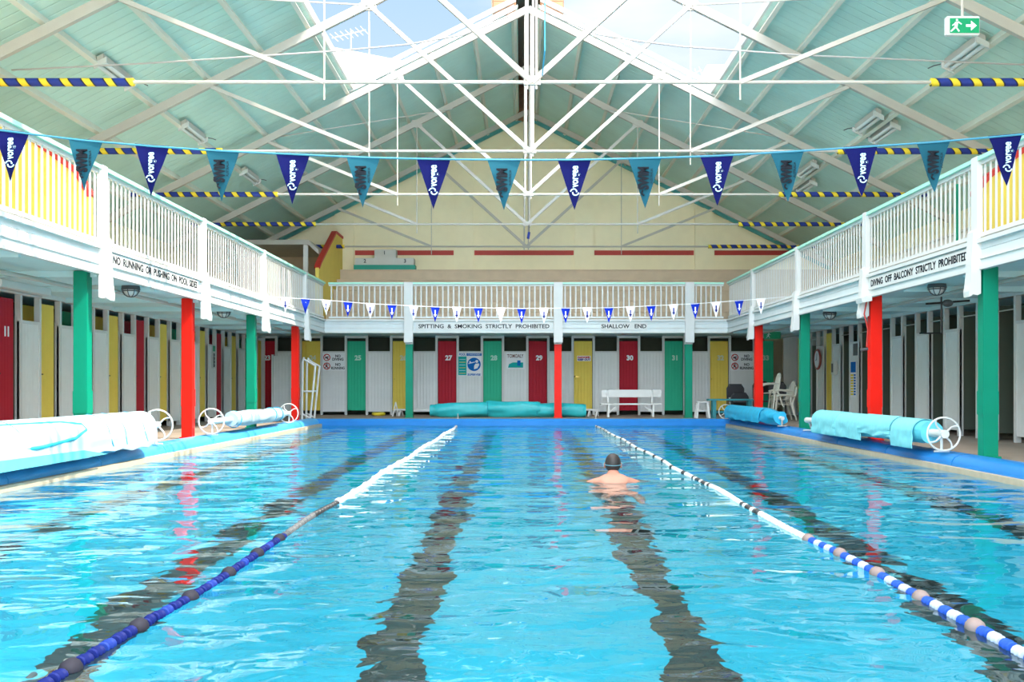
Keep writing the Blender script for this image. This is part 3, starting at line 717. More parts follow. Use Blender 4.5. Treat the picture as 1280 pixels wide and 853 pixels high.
for k in range(4): MB().ring(fLc(26.6, .034, 1.42 + k * .09), (1, 0, 0), .035, .01, 12, 5).build('mark', BLKT, t)
t = sign('switch_box', fRc, 24.45, 24.75, 1.62, 1.9, 'dark box under the window of a right side cubicle', DGREY, cat='box')

# lamps and pipes below the balcony
def cage_lamp(x, y, lab):
    z = ZS + .02; t = thing('bulkhead_lamp', (x, y, z), lab, 'lamp', 'caged lamps under the balcony')
    MB().tube([(x, y, z), (x, y, z - .06)], [.13, .14], 18).build('base', DGREY, t)
    MB().ball((x, y, z - .05), .11, .11, .11).build('glass', GLASSY, t)
    mb = MB().ring((x, y, z - .08), (0, 0, 1), .125, .008)
    for k in range(4):
        a = k * pi / 4; mb.tube([(x + .13 * cos(a) * cos(q), y + .13 * sin(a) * cos(q), z - .05 - .12 * sin(q)) for q in [pi * j / 8 for j in range(9)]], .007, 5)
    mb.build('cage', DGREY, t)
cage_lamp(-5.9, 15.7, 'caged round lamp under the left balcony, near one'); cage_lamp(-5.9, 20.6, 'caged round lamp under the left balcony, far one')
cage_lamp(6.15, 15.4, 'caged round lamp under the right balcony, near one'); cage_lamp(6.25, 21.1, 'caged round lamp under the right balcony, far one')
tag(MB().tube([(-6.3, 3, 2.3), (-6.3, 14.8, 2.3), (-6.1, 14.9, 2.33), (-6.1, 28, 2.33)], .03, 8).build('pipe', STEEL), 'white pipe running below the left balcony soffit', 'pipe', 'pipes under the balcony')
tag(MB().tube([(6.5, 3, 2.32), (6.5, 28, 2.32)], .03, 8).build('pipe', STEEL), 'white pipe running below the right balcony soffit', 'pipe', 'pipes under the balcony')
t = thing('wall_heater', (-6.9, 14.4, 2.2), 'long white batten heater under the left balcony at the edge of the frame', 'heater')
MB().box(-6.8, -6.6, 13.2, 14.6, 2.18, 2.28).build('casing', WHITE, t, False, .01)
MB().tube([(-6.7, 13.3, 2.15), (-6.7, 14.5, 2.15)], .02, 8).build('element', GREYP, t)
t = thing('spray_nozzle', (6.75, 16.6, 2.2), 'black pipe valve with nozzles hanging under the right balcony', 'valve')
MB().tube([(6.7, 16.6, 2.42), (6.7, 16.6, 1.75)], .014, 6).build('drop_pipe', BLACK, t)
MB().tube([(6.45, 16.6, 2.22), (7.15, 16.6, 2.27)], .018, 6).build('cross_pipe', BLACK, t)
MB().ball((6.8, 16.6, 2.23), .09, .06, .06).build('valve_body', DGREY, t)
MB().tube([(6.35, 16.6, 1.75), (6.7, 16.6, 1.75)], .014, 6).build('spout', BLACK, t)
t = thing('hose', (5.72, 17.2, 1.9), 'red hose and tap hanging on the right red column', 'hose')
MB().tube([(5.70, 17.18, 2.3), (5.66, 17.18, 2.1), (5.72, 17.18, 1.85), (5.70, 17.18, 1.55)], .012, 6).build('hose_line', REDC, t)
MB().tube([(5.60, 17.18, 1.5), (5.72, 17.18, 1.52)], .025, 8).build('tap', DGREY, t)
t = thing('fascia_lamp', (5.62, 13.35, 2.5), 'white loudspeaker box fixed to the right fascia by the notice', 'loudspeaker')
MB().prism([(BR - .02, 17.0, 2.30), (BR - .18, 17.0, 2.27), (BR - .2, 17.0, 2.35), (BR - .02, 17.0, 2.42)], (0, .3, 0)).build('casing', WHITE, t, False)
t['label'] = 'small white box lamp fixed to the right fascia beside the red column'; t['category'] = 'lamp'

# ------------------------------------------------------------------ flag lines
def flagline(lab, Y, pts, flags, fw, fh, cordm):
    """pts: (X, Z) of the cord; flags: (X, cloth, print, kind)"""
    t = thing('pennant_line', (0, Y, pts[len(pts) // 2][1]), lab, 'flag line', 'flag lines over the pool')
    MB().tube([(a, Y, b) for a, b in pts], .009 if fw > .25 else .006, 6).build('cord', cordm, t)
    def zat(X):
        for (a, b), (c, d) in zip(pts, pts[1:]):
            if a <= X <= c: return b + (d - b) * (X - a) / (c - a)
        return pts[0][1]
    for i, (X, m, pm, kind, lb) in enumerate(flags):
        zl, zr, zc = zat(X - fw / 2), zat(X + fw / 2), zat(X)
        a = X + random.uniform(-.01, .01); bow = random.uniform(-.02, .02); ang = (zr - zl) * .9
        P = []
        rows = 7
        for r in range(rows):
            u = r / (rows - 1); hw = fw / 2 * (1 - u)
            for s in (-1, 0, 1):
                P.append((X + s * hw + ang * u * fh * 1.0, Y + bow * sin(pi * u) + .012 * s * sin(2 * pi * u), (zl if s < 0 else zr if s > 0 else zc) * (1 - u) + zc * u - u * fh + .012))
        mb = MB(); fs = []
        for r in range(rows - 1):
            for s in (0, 1): fs.append((r * 3 + s, r * 3 + s + 1, r * 3 + s + 4, r * 3 + s + 3))
        k = len(P); Q = [(a_, b_ + .004, c_) for a_, b_, c_ in P]
        mb.add(P + Q, fs + [tuple(j + k for j in reversed(f)) for f in fs]); 
        f = mb.build('pennant', m, t); f['label'] = lb
        yy = Y - .03
        cx = X + ang * .35 * fh
        up = Vector((-1, 0, 0)); rd = Vector((0, 0, 1))
        if kind == 'a':
            text('vorgee', .095, (cx - .0, yy, zc - fh * .34), rd, up, pm, f, bold=.002, width=fh * .42)
            mm = MB()
            for q0 in (0, pi):
                mm.tube([(cx + .035 * cos(q0 + q) * (.45 + q / 5), yy, zc - fh * .64 + .035 * sin(q0 + q) * (.45 + q / 5)) for q in [j * .5 for j in range(7)]], .006, 5)
            mm.build('swirl_mark', pm, f)
        elif kind == 'b':
            text('SWiM', .125, (cx - .012, yy, zc - fh * .40), rd, up, pm, f, bold=.006, width=fh * .44)
            text('AUSTRALIA', .03, (cx + .055, yy, zc - fh * .36), rd, up, pm, f, bold=.0, width=fh * .30)
            mm = MB().tube([(cx - .005 + .026 * cos(q), yy, zc - fh * .68 + .022 * sin(q)) for q in [2.2 + j * .4 for j in range(7)]], .008, 5); mm.build('flourish', pm, f)
        else:
            MB().beam((cx, yy + .02, zc - fh * .2), (cx, yy + .02, zc - fh * .62), .004, .025, (1, 0, 0)).beam((cx - .03, yy + .02, zc - fh * .5), (cx + .03, yy + .02, zc - fh * .5), .004, .02).build('printed_mark', pm, f)
    return t
YP = 9.0
bx = [15, 107, 190, 278, 366, 454, 542, 630, 718, 806, 896, 984, 1076, 1167, 1257]
cp = [(-210, 140), (0, 163), (107, 176), (190, 183), (278, 189), (366, 193), (454, 197), (542, 199), (630, 200), (718, 200), (806, 198), (896, 195), (984, 190), (1076, 184), (1167, 178), (1280, 168), (1480, 148)]
pts = [(px(a, YP), pz(b, YP)) for a, b in cp]; pts[0] = (BL + .05, pts[0][1]); pts[-1] = (BR - .05, pts[-1][1])
fl = [(px(b, YP), NAVY if i % 2 == 0 else TEALC, CYANT if i % 2 == 0 else BLKT, 'a' if i % 2 == 0 else 'b', 'navy triangular flag with pale lettering' if i % 2 == 0 else 'teal triangular flag with black lettering') for i, b in enumerate(bx)]
flagline('blue cord of large navy and teal triangular flags across the near pool', YP, pts, fl, .298, .445, mat('teal_cord', (.04, .22, .33), .6))
YQ = 22.0
sx_ = [357, 382, 408, 435, 463, 490, 517, 544, 571, 598, 626, 652, 680, 707, 734, 761, 788, 814, 842, 869, 895, 924, 951]
cp = [(332, 371), (400, 375), (463, 380), (544, 384), (652, 386), (761, 385), (869, 380), (951, 374), (990, 371)]
pts = [(px(a, YQ), pz(b, YQ)) for a, b in cp]; pts[0] = (BL + .1, pts[0][1]); pts[-1] = (BR - .1, pts[-1][1])
fl = [(px(b, YQ), WHITEC if i % 2 == 0 else BLUEC, NAVYT if i % 2 == 0 else WHT, 'c', 'white triangular flag' if i % 2 == 0 else 'blue triangular flag') for i, b in enumerate(sx_)]
flagline('white cord of small blue and white triangular flags across the shallow end', YQ, pts, fl, .205, .335, WHITEC)

# ------------------------------------------------------------------ lane ropes
def lathe(prof, n=12):
    mb = MB(); k = 0
    for (y, r) in prof:
        for j in range(n): mb.v.append((r * cos(2 * pi * j / n), y, r * sin(2 * pi * j / n)))
    m = len(prof)
    for i in range(m - 1):
        for j in range(n): mb.f.append((i * n + j, i * n + (j + 1) % n, (i + 1) * n + (j + 1) % n, (i + 1) * n + j))
    mb.f.append(tuple(range(n))); mb.f.append(tuple((m - 1) * n + j for j in range(n))); return mb
FP = [(-.046, .010), (-.044, .024), (-.034, .028), (-.02, .014), (-.008, .014), (0, .030), (.008, .014), (.02, .014), (.034, .028), (.044, .024), (.046, .010)]
BP = [(-.055, .012), (-.045, .028), (-.02, .042), (.02, .042), (.045, .028), (.055, .012)]
NVY = mat('navy_float', (.003, .009, .10), .6, spec=.15); RBL = mat('royal_float', (.02, .08, .42), .6, spec=.15)
PGR = mat('pale_float', (.42, .46, .58), .6, spec=.15); BK = mat('black_float', (.02, .02, .022), .4); WF = mat('white_float', (.62, .62, .60), .6, spec=.15)
BRN = mat('weathered_ball', (.26, .20, .19), .7, spec=.1); DB = mat('dark_ball', (.02, .02, .03), .7, spec=.1)
meshes = {}
def fmesh(kind, m):
    if (kind, m.name) not in meshes:
        me = lathe(BP if kind == 'ball' else FP).mesh('float', smooth=True); me.materials.append(m); meshes[(kind, m.name)] = me
    return meshes[(kind, m.name)]
def rope(X0, X1, pat, lab):
    t = thing('lane_rope', (X0, 3, ZW), lab, 'lane rope', 'floating lane ropes'); org = (X0, 3, ZW)
    ya, yb = 2.6, YF - .05; n = int((yb - ya) / .112); rest = {}
    P = lambda y: (X0 + (X1 - X0) * (y - ya) / (yb - ya) + .02 * sin(y * 1.3), ZW + .004 + .004 * sin(y * 3.1))
    MB().tube([(P(ya + (yb - ya) * j / 60)[0], ya + (yb - ya) * j / 60, P(ya + (yb - ya) * j / 60)[1]) for j in range(61)], .008, 6).build('cable', DGREY, t)
    cnt = 0
    for i in range(n):
        y = ya + .06 + i * .112; kind, m = pat(i, y); x, z = P(y)
        me = fmesh(kind, m)
        if cnt < 98 and y > 3.3:
            o = bpy.data.objects.new('float', me); COL.objects.link(o); o.parent = t; o.location = (x - org[0], y - org[1], z - org[2])
            o.rotation_euler = (random.uniform(-.08, .08), random.uniform(0, 3), random.uniform(-.06, .06)); cnt += 1
        else: rest.setdefault(m.name, (m, []))[1].append((x, y, z, kind))
    mb = MB(); mats = []; idx = []
    for nm, (m, L_) in rest.items():
        mats.append(m)
        for (x, y, z, kind) in L_:
            q = lathe(BP if kind == 'ball' else FP, 8); k = len(mb.f); mb.add([(a + x, b + y, c + z) for a, b, c in q.v], q.f); idx += [len(mats) - 1] * (len(mb.f) - k)
    me = bpy.data.meshes.new('floats'); me.from_pydata([(a - org[0], b - org[1], c - org[2]) for a, b, c in mb.v], [], mb.f)
    for m in mats: me.materials.append(m)
    for p, k in zip(me.polygons, idx): p.material_index = k; p.use_smooth = True
    o = bpy.data.objects.new('far_floats', me); COL.objects.link(o); o.parent = t; o['kind'] = 'stuff'; o['label'] = 'far floats of the rope'
def patL(i, y):
    if y < 7.5: return ('ball', DB) if i % 6 == 0 else ('disc', NVY if i % 3 else mat('blue_float2', (.01, .03, .20), .6, spec=.15))
    if y < 8.6: return ('disc', DGREY)
    if y < 9.7: return ('disc', BK)
    return ('ball', PGR) if i % 7 == 0 else ('disc', WF)
def patR(i, y):
    if y < 7.4: return ('ball', BRN) if i % 6 == 0 else ('disc', RBL if i % 2 else PGR)
    if y < 8.6: return ('disc', WF)
    if y < 9.6: return ('disc', BK if i % 3 else WF)
    if y < 11.2: return ('disc', WF)
    if y < 12.2: return ('disc', BK if i % 3 else WF)
    return ('disc', BK if (i % 9) in (0, 1) else WF)
rope(-1.72, -1.69, patL, 'left lane rope, navy floats near and white floats far')
rope(2.05, 1.97, patR, 'right lane rope, blue and white floats near, black and white far')
for X, l in ((-1.69, 'left'), (1.97, 'right')):
    tag(MB().tube([(X, YF + .12, -.0), (X, YF + .12, .16)], .012, 6).box(X - .03, X + .03, YF + .08, YF + .16, .02, .035).build('rope_anchor', STEEL), 'small steel anchor post at the far end of the %s lane rope' % l, 'anchor', 'lane rope anchors')

# ------------------------------------------------------------------ cover reels
def wheel(mb, x, y, z, r):
    mb.ring((x, y, z), (0, 1, 0), r, .013, 32, 8).tube([(x, y - .03, z), (x, y + .03, z)], .035, 12)
    for k in range(4):
        a = k * pi / 2 + .5
        mb.tube([(x + q * r * cos(a + .25 * sin(pi * q)), y, z + q * r * sin(a + .25 * sin(pi * q))) for q in (.1, .35, .6, .8, 1)], [.018, .014, .011, .011, .013], 6)
    return mb
def roll(x0, ya, yb, z0, z1, rad, lump=.02, sag=0, n=26, seg=40, seed=0, sq=1.0):
    mb = MB()
    for i in range(seg + 1):
        u = i / seg; y = ya + (yb - ya) * u; z = z0 + (z1 - z0) * u; rr = rad * (1 + .0)
        if u < .03 or u > .97: rr *= .93
        for j in range(n):
            a = 2 * pi * j / n; d = noise.noise(Vector((cos(a) * 1.3 + seed, y * 1.5, sin(a) * 1.3))) * lump * 2
            r_ = rr + d; mb.v.append((x0 + cos(a) * r_, y, z + sin(a) * r_ * sq - (sag if sin(a) < 0 else 0) * abs(sin(a))))
    for i in range(seg):
        for j in range(n): mb.f.append((i * n + j, i * n + (j + 1) % n, (i + 1) * n + (j + 1) % n, (i + 1) * n + j))
    mb.f.append(tuple(range(n))); mb.f.append(tuple(seg * n + j for j in range(n))); return mb
def flap(x0, s, ya, yb, z, rad, drop, seed, th=.012, zb=None):
    """sheet hanging off the roll on the pool side (s = towards +x/-x)"""
    mb = MB(); seg = 22; rows = []
    for i in range(seg + 1):
        y = ya + (yb - ya) * i / seg; row = []
        dr = drop * (1 + .35 * noise.noise(Vector((y * 2.2, seed, 0))))
        for k in range(9):
            a = pi / 2 - k / 8 * pi / 2; row.append((x0 + s * cos(a) * (rad + .015), y, z + sin(a) * (rad + .015)))
        for k in range(1, 6):
            q = k / 5; row.append((x0 + s * (rad + .015 + .03 * noise.noise(Vector((y * 3, q * 2, seed)))), y + .03 * noise.noise(Vector((y * 4, q, seed + 3))), max(z - dr * q, .055)))
        rows.append(row)
    m = len(rows[0]); V = [p for r in rows for p in r]; k = len(V)
    V2 = [(a + s * th, b, c + th * .5) for a, b, c in V]
    fs = [(i * m + j, i * m + j + 1, (i + 1) * m + j + 1, (i + 1) * m + j) for i in range(seg) for j in range(m - 1)]
    side = [(j, j + 1, k + j + 1, k + j) for j in range(m - 1)] + [(seg * m + j, seg * m + j + 1, k + seg * m + j + 1, k + seg * m + j) for j in range(m - 1)]
    side += [(i * m + m - 1, (i + 1) * m + m - 1, k + (i + 1) * m + m - 1, k + i * m + m - 1) for i in range(seg)]
    return mb.add(V + V2, fs + [tuple(q + k for q in f) for f in fs] + side)
def stand(mb, x, y, z, lean=0):
    mb.tube([(x, y, z), (x + lean, y, .05)], .018, 8).tube([(x - .1, y, .055), (x + .1, y, .055)], .012, 8); return mb
# left near
t = thing('pool_cover_reel', (-5.4, 12, 0), 'white and pale blue pool cover wound on the near left reel', 'cover reel', 'pool cover reels beside the pool')
roll(-5.4, 7.5, 14.7, .28, .33, .205, .012, seed=1).build('rolled_cover', CLIGHT, t)
flap(-5.4, 1, 8.0, 14.7, .32, .215, .24, 2.0).build('hanging_flap', CLIGHT, t)
for k, y in enumerate((10.6, 12.9, 13.35, 14.1)):
    MB().tube([(-5.4 + cos(pi / 2 - q * pi / 2) * .237, y + .12 * q * (1 if k % 2 else 1.6), .322 + sin(pi / 2 - q * pi / 2) * .235) for q in [j / 8 for j in range(9)]] + [(-5.4 + .245, y + .24, .15)], .010, 6).build('blue_seam', mat('seam_blue', (.02, .30, .50), .6, spec=.1), t)
mb = flap(-5.4, 1, 7.6, 12.4, .30, .225, .30, 7.0); mb.build('loose_sheet', CLIGHT, t)
arc = [(9.6, 30), (10.9, 32), (11.8, 36), (12.3, 50), (12.35, 68), (12.0, 88), (11.2, 100), (9.6, 104)]
MB().tube([(-5.4 + .245 * sin(R(a)), y, .30 + .245 * cos(R(a))) for y, a in arc], .02, 6).build('blue_edge', mat('edge_teal', (.02, .50, .62), .5), t)
MB().prism([(-5.4 + .25, 7.6, .05), (-5.4 + .25, 12.9, .07), (-5.4 + .25, 12.2, .16), (-5.4 + .25, 7.6, .2)], (.02, 0, 0)).build('lower_sheet', CAQUA, t, False)
MB().tube([(-5.4, 7.3, .27), (-5.4, 15.45, .33)], .05, 12).build('axle', WHITE, t)
wheel(MB(), -5.4, 15.42, .33, .225).build('wheel', WHITE, t); stand(MB(), -5.4, 15.36, .33).build('stand', WHITE, t)
tag(roll(-5.33, 6, 13.6, .085, .085, .04, .006, seed=9).build('rolled_sheet', mat('deep_blue_sheet', (.03, .40, .66), .5)), 'thin rolled blue sheet lying on the pool edge below the near left reel', 'rolled cover')
# left far
t = thing('pool_cover_reel', (-5.4, 21, 0), 'white pool cover wound on the far left reel between two wheels', 'cover reel', 'pool cover reels beside the pool')
roll(-5.4, 19.3, 23.2, .285, .27, .145, .012, seed=3).build('rolled_cover', CLIGHT, t)
for y in (19.5, 22.3, 22.9): MB().ring((-5.4, y, .28), (0, 1, 0), .153, .009, 24, 6).build('blue_seam', mat('seam_blue', (.02, .30, .50), .6, spec=.1), t)
MB().tube([(-5.4, 18.05, .29), (-5.4, 24.15, .265)], .05, 12).build('axle', WHITE, t)
for y, z in ((18.1, .29), (24.1, .265)):
    wheel(MB(), -5.4, y, z, .22).build('wheel', WHITE, t); stand(MB(), -5.4, y + .05, z).build('stand', WHITE, t)
# right near
t = thing('pool_cover_reel', (5.5, 16.5, 0), 'pale aqua pool cover draped over the near right reel', 'cover reel', 'pool cover reels beside the pool')
roll(5.5, 13.95, 19.0, .285, .25, .165, .012, seed=5).build('rolled_cover', CAQUA, t)
for k, (a, b, d) in enumerate(((14.15, 14.95, .26), (15.0, 16.4, .10), (16.3, 17.7, .22), (17.6, 19.0, .22))):
    flap(5.5, -1, a, b, .27, .172 + .008 * (k % 2), d, 11.0 + k).build('hanging_flap', mat('aqua_flap', (.22, .66, .72), .6, var=.15, vs=10), t)
    if k != 1: flap(5.5, 1, a, b, .27, .172 + .008 * (k % 2), .1, 15.0 + k).build('hanging_flap', mat('aqua_flap', (.22, .66, .72), .6), t)
MB().tube([(5.5, 13.5, .285), (5.5, 20.05, .245)], .055, 12).build('axle', WHITE, t)
wheel(MB(), 5.5, 13.55, .285, .215).build('wheel', WHITE, t)
stand(MB(), 5.5, 13.62, .285).build('stand', WHITE, t); stand(MB(), 5.5, 19.95, .245, .08).build('stand', WHITE, t)
# right far
t = thing('pool_cover_reel', (5.5, 25, 0), 'bright blue pool cover wound on the far right reel', 'cover reel', 'pool cover reels beside the pool')
roll(5.5, 22.1, 27.4, .22, .20, .165, .03, seed=7).build('rolled_cover', mat('bright_blue_cover', (.02, .45, .72), .5, var=.2, vs=8), t)
flap(5.5, -1, 23.3, 27.2, .21, .175, .14, 21.0).build('hanging_flap', mat('bright_blue_cover', (.02, .45, .72), .5), t)
MB().tube([(5.5, 21.9, .22), (5.5, 28.1, .19)], .04, 12).build('axle', WHITE, t)
wheel(MB(), 5.5, 28.0, .20, .19).build('wheel', WHITE, t)
stand(MB(), 5.5, 21.95, .22).build('stand', STEEL, t); stand(MB(), 5.5, 27.9, .19).build('stand', STEEL, t)
# far end roll on the deck
t = thing('rolled_pool_cover', (-.4, 29.9, 0), 'long lumpy roll of teal pool cover lying on the far deck', 'rolled cover')
A, B = px(540, 29.8), px(732, 29.8)
def lie(mb): return mb.map(lambda x, y, z: (y, 29.72 + x, z))
m1 = roll(0, A + .1, A + 1.65, .205, .215, .205, .02, seed=31); lie(m1).build('cover_roll', CTEAL, t)
m1 = roll(0, A + 1.55, A + 3.1, .235, .215, .222, .03, seed=35); lie(m1).build('cover_roll', CTEAL, t)
m1 = roll(0, A + 2.95, B, .20, .195, .20, .02, seed=38); lie(m1).build('cover_roll', CTEAL, t)
m1 = roll(0, A - .05, A + .2, .19, .19, .165, .01, seed=40); lie(m1).build('rolled_end', CTEAL, t)
for u in (A + 1.6, A + 3.0): MB().ring((u, 29.72, .215), (1, 0, 0), .222, .007, 24, 6).build('strap', mat('strap_blue', (.01, .25, .36), .5), t)

# ------------------------------------------------------------------ benches, stool, chairs and steps
t = thing('bench', (3.1, 29.9, 0), 'white slatted bench with backrest in front of the red door thirty', 'bench')
x0, x1 = px(753, 29.5), px(830, 29.5)
MB().box(x0 + .02, x1, 30.06, 30.1, .56, .78).build('backrest', WHITE, t, False, .01)
MB().box(x0 - .02, x1 - .04, 29.7, 29.86, .35, .39).box(x0 - .02, x1 - .04, 29.88, 30.04, .35, .39).build('seat', WHITE, t, False)
for X in (x0 + .2, x1 - .27):
    MB().beam((X, 29.72, .35), (X - .02, 29.66, 0), .05, .06, (0, 1, 0)).build('leg', WHITE, t, False)
    MB().beam((X, 30.04, .78), (X, 30.12, 0), .05, .06, (0, 1, 0)).build('leg', WHITE, t, False)
    s = 1 if X < 3 else -1
    MB().beam((X, 29.8, .12), (X + s * .28, 29.8, .35), .05, .05, (0, 1, 0)).build('brace', WHITE, t, False)
x0, x1 = px(488, 30.4), px(750, 30.4)
t = thing('low_bench', ((x0 + x1) / 2, 30.5, 0), 'long low white bench behind the rolled teal cover', 'bench')
MB().box(x0 + .1, x1 - .05, 30.35, 30.65, .17, .215).build('seat', WHITE, t, False)
for X in (x0 + .12, x0 + .3, -1, x1 - .3, x1 - .08):
    MB().beam((X, 30.4, .19), (X - .05, 30.36, 0), .05, .045, (0, 1, 0)).build('leg', WHITE, t, False)
    MB().beam((X, 30.6, .19), (X + .05, 30.64, 0), .05, .045, (0, 1, 0)).build('leg', WHITE, t, False)
MB().beam((x0 + .16, 30.34, .42), (x0 + .08, 30.33, 0), .03, .06, (0, 1, 0)).beam((x0 + .16, 30.34, .42), (x0 + .26, 30.33, 0), .03, .06, (0, 1, 0)).build('folded_trestle', WHITE, t, False)
t = thing('stool', (4.97 + .08, 28.8, 0), 'small white plastic stool beside the far green column', 'stool'); X = 5.0
MB().box(X - .15, X + .15, 28.65, 28.95, .42, .455).build('seat', WHITE, t, False, .012)
for a in (-1, 1):
    for b in (-1, 1): MB().beam((X + a * .125, 28.8 + b * .125, .42), (X + a * .175, 28.8 + b * .17, 0), .05, .045, (0, 1, 0)).build('leg', WHITE, t, False)
MB().box(X - .15, X + .15, 28.64, 28.66, .20, .23).build('rung', WHITE, t, False)
t = thing('bench', (5.8, 28.7, 0), 'dark teal wooden bench beside the white stool', 'bench')
MB().box(5.12, 6.5, 28.55, 28.85, .49, .535).build('seat', TEALB, t, False)
for X in (5.3, 6.28):
    MB().box(X - .05, X + .05, 28.58, 28.66, 0, .49).build('leg', TEALB, t, False); MB().box(X - .05, X + .05, 28.76, 28.84, 0, .49).build('leg', TEALB, t, False)
MB().box(5.3, 6.28, 28.68, 28.72, .14, .20).build('stretcher', TEALB, t, False)
def black_chair(x, y, lab, h=.95, ang=0):
    t = thing('folding_chair', (x, y, 0), lab, 'chair', 'black folding chairs'); t.rotation_euler = (0, 0, ang)
    ring = [(x - .24, y, 0), (x - .24, y + .02, h - .12), (x - .17, y + .03, h - .01), (x + .17, y + .03, h - .01), (x + .24, y + .02, h - .12), (x + .24, y, 0)]
    MB().tube(ring, .018, 8).build('frame', BLACK, t)
    MB().prism([(x - .22, y + .01, h - .38), (x + .22, y + .01, h - .38), (x + .22, y + .01, h - .1), (x + .15, y + .01, h - .02), (x - .15, y + .01, h - .02), (x - .22, y + .01, h - .1)], (0, .03, 0)).build('backrest', BLACK, t, False)
    MB().box(x - .22, x + .22, y - .40, y, .43, .47).build('seat', DGREY, t, False, .01)
    for s in (-1, 1): MB().tube([(x + s * .22, y - .38, 0), (x + s * .22, y + .0, .60)], .014, 6).build('leg', BLACK, t)
    return t
black_chair(6.15, 29.9, 'black folding chair with grey seat behind the teal bench', .94)
black_chair(6.18, 29.45, 'lower black chair standing just in front of the taller one behind the teal bench', .70)
black_chair(6.95, 30.2, 'black chair half hidden behind the red column', 1.02, .2)
black_chair(7.45, 30.3, 'black chair behind the stacked cream chairs', 1.0, -.2)
def garden_chair(x, y, z, lab):
    t = thing('garden_chair', (x, y, z), lab, 'chair', 'cream plastic chairs in a stack')
    S = lambda p: (x + p[0], y + p[1], z + p[2])       # chair faces -x
    for s in (-1, 1):
        MB().tube([S((-.27, s * .27, 0)), S((-.22, s * .25, .42)), S((-.20, s * .26, .64))], [.02, .026, .024], 8).build('leg', PLAST, t)
        MB().tube([S((.30, s * .25, 0)), S((.20, s * .24, .42)), S((.27, s * .23, .62))], [.02, .026, .022], 8).build('leg', PLAST, t)
        MB().tube([S((-.24, s * .27, .62)), S((-.1, s * .28, .655)), S((.1, s * .27, .65)), S((.27, s * .24, .62))], [.026, .028, .026, .022], 8).build('armrest', PLAST, t)
    MB().prism([S((-.24, -.23, .42)), S((.2, -.2, .39)), S((.2, .2, .39)), S((-.24, .23, .42))], (0, 0, .02)).build('seat', PLAST, t, False)
    mb = MB().tube([S((.2, -.22, .41)), S((.27, -.23, .62)), S((.33, -.2, .80)), S((.355, -.1, .87)), S((.36, 0, .885)), S((.355, .1, .87)), S((.33, .2, .80)), S((.27, .23, .62)), S((.2, .22, .41))], .02, 8)
    for q in (-.12, -.04, .04, .12): mb.tube([S((.21, q * 1.1, .42)), S((.28, q, .64)), S((.35, q * .8, .86))], .014, 6)
    mb.build('backrest', PLAST, t)
    return t
garden_chair(6.85, 27.3, 0, 'cream plastic armchair at the bottom of the stack beside the green column')
garden_chair(6.80, 27.33, .13, 'cream plastic armchair in the middle of the stack beside the green column')
garden_chair(6.52, 27.3, .30, 'cream plastic armchair tipped on top of the stack beside the green column').rotation_euler = (0, R(-7), 0)
# white steps
t = thing('white_steps', (-5.6, 27.8, 0), 'white tubular steps beside the far left red column', 'steps')
for y in (27.75, 28.3):
    MB().tube([(-5.86, y, 0), (-5.84, y, 1.55), (-5.80, y, 1.66)], .03, 8).build('rail', WHITE, t)
    MB().tube([(-5.64, y, .02), (-5.50, y, 1.44)], .028, 8).build('rail', WHITE, t)
    for a, b in (((-5.84, 1.62), (-5.50, 1.43)), ((-5.85, .75), (-5.57, .75)), ((-5.86, .15), (-5.63, .03))): MB().tube([(a[0], y, a[1]), (b[0], y, b[1])], .024, 8).build('rung', WHITE, t)
t = thing('white_screen', (-7.1, 30.9, 0), 'tall white boarded screen standing in the far left corner', 'screen')
MB().box(px(340, 30.9), px(365, 30.9), 30.88, 30.93, .03, 1.78).build('panel', WHITEX, t, False)
MB().box(px(340, 30.9), px(340, 30.9) + .05, 30.82, 30.99, 0, 1.82).box(px(365, 30.9) - .05, px(365, 30.9), 30.82, 30.99, 0, 1.82).build('frame', WHITE, t, False)
t = thing('float_ring', (px(472, 31), 31.1, 0), 'yellow round float lying under the cubicles at far left', 'pool toy')
X = px(472, 31); MB().tube([(X, 31.2, .0), (X, 31.2, .03), (X, 31.2, .08), (X, 31.2, .10)], [.17, .2, .2, .16], 20).build('float_body', mat('yellow_plastic', (.85, .68, .03), .4), t)

# ------------------------------------------------------------------ swimmer (breaststroke, seen from behind)
def skin_mesh(name, joints, edges, m, parent, lev=2, root=0):
    me = bpy.data.meshes.new(name); org = Vector(ORG[parent.name])
    me.from_pydata([tuple(Vector(j[:3]) - org) for j in joints], edges, [])
    o = bpy.data.objects.new(name, me); COL.objects.link(o)
    md = o.modifiers.new('skin', 'SKIN'); md.use_smooth_shade = True
    for i, v in enumerate(me.skin_vertices[0].data):
        r = joints[i][3]; v.radius = (r, joints[i][4] if len(joints[i]) > 4 else r)
    me.skin_vertices[0].data[root].use_root = True
    sb = o.modifiers.new('sub', 'SUBSURF'); sb.levels = lev; sb.render_levels = lev
    me.materials.append(m); o.parent = parent; ORG[o.name] = tuple(org); return o
HX, HY = px(767, 11.75), 11.75
t = thing('person', (HX, HY, ZW), 'person with dark hair and goggle strap swimming away, head and shoulders above water', 'person')
J = []; E = []
def j(x, y, z, r, r2=None): J.append((HX + x, HY + y, ZW + z, r, r2 or r)); return len(J) - 1
pel = j(0, -.55, -.42, .13, .11); wa = j(0, -.34, -.28, .12, .10); ch = j(0, -.12, -.13, .145, .115); up_ = j(0, .0, -.02, .13, .10); nk = j(0, .05, .07, .080); hd = j(0, .08, .13, .07)
E += [(pel, wa), (wa, ch), (ch, up_), (up_, nk), (nk, hd)]
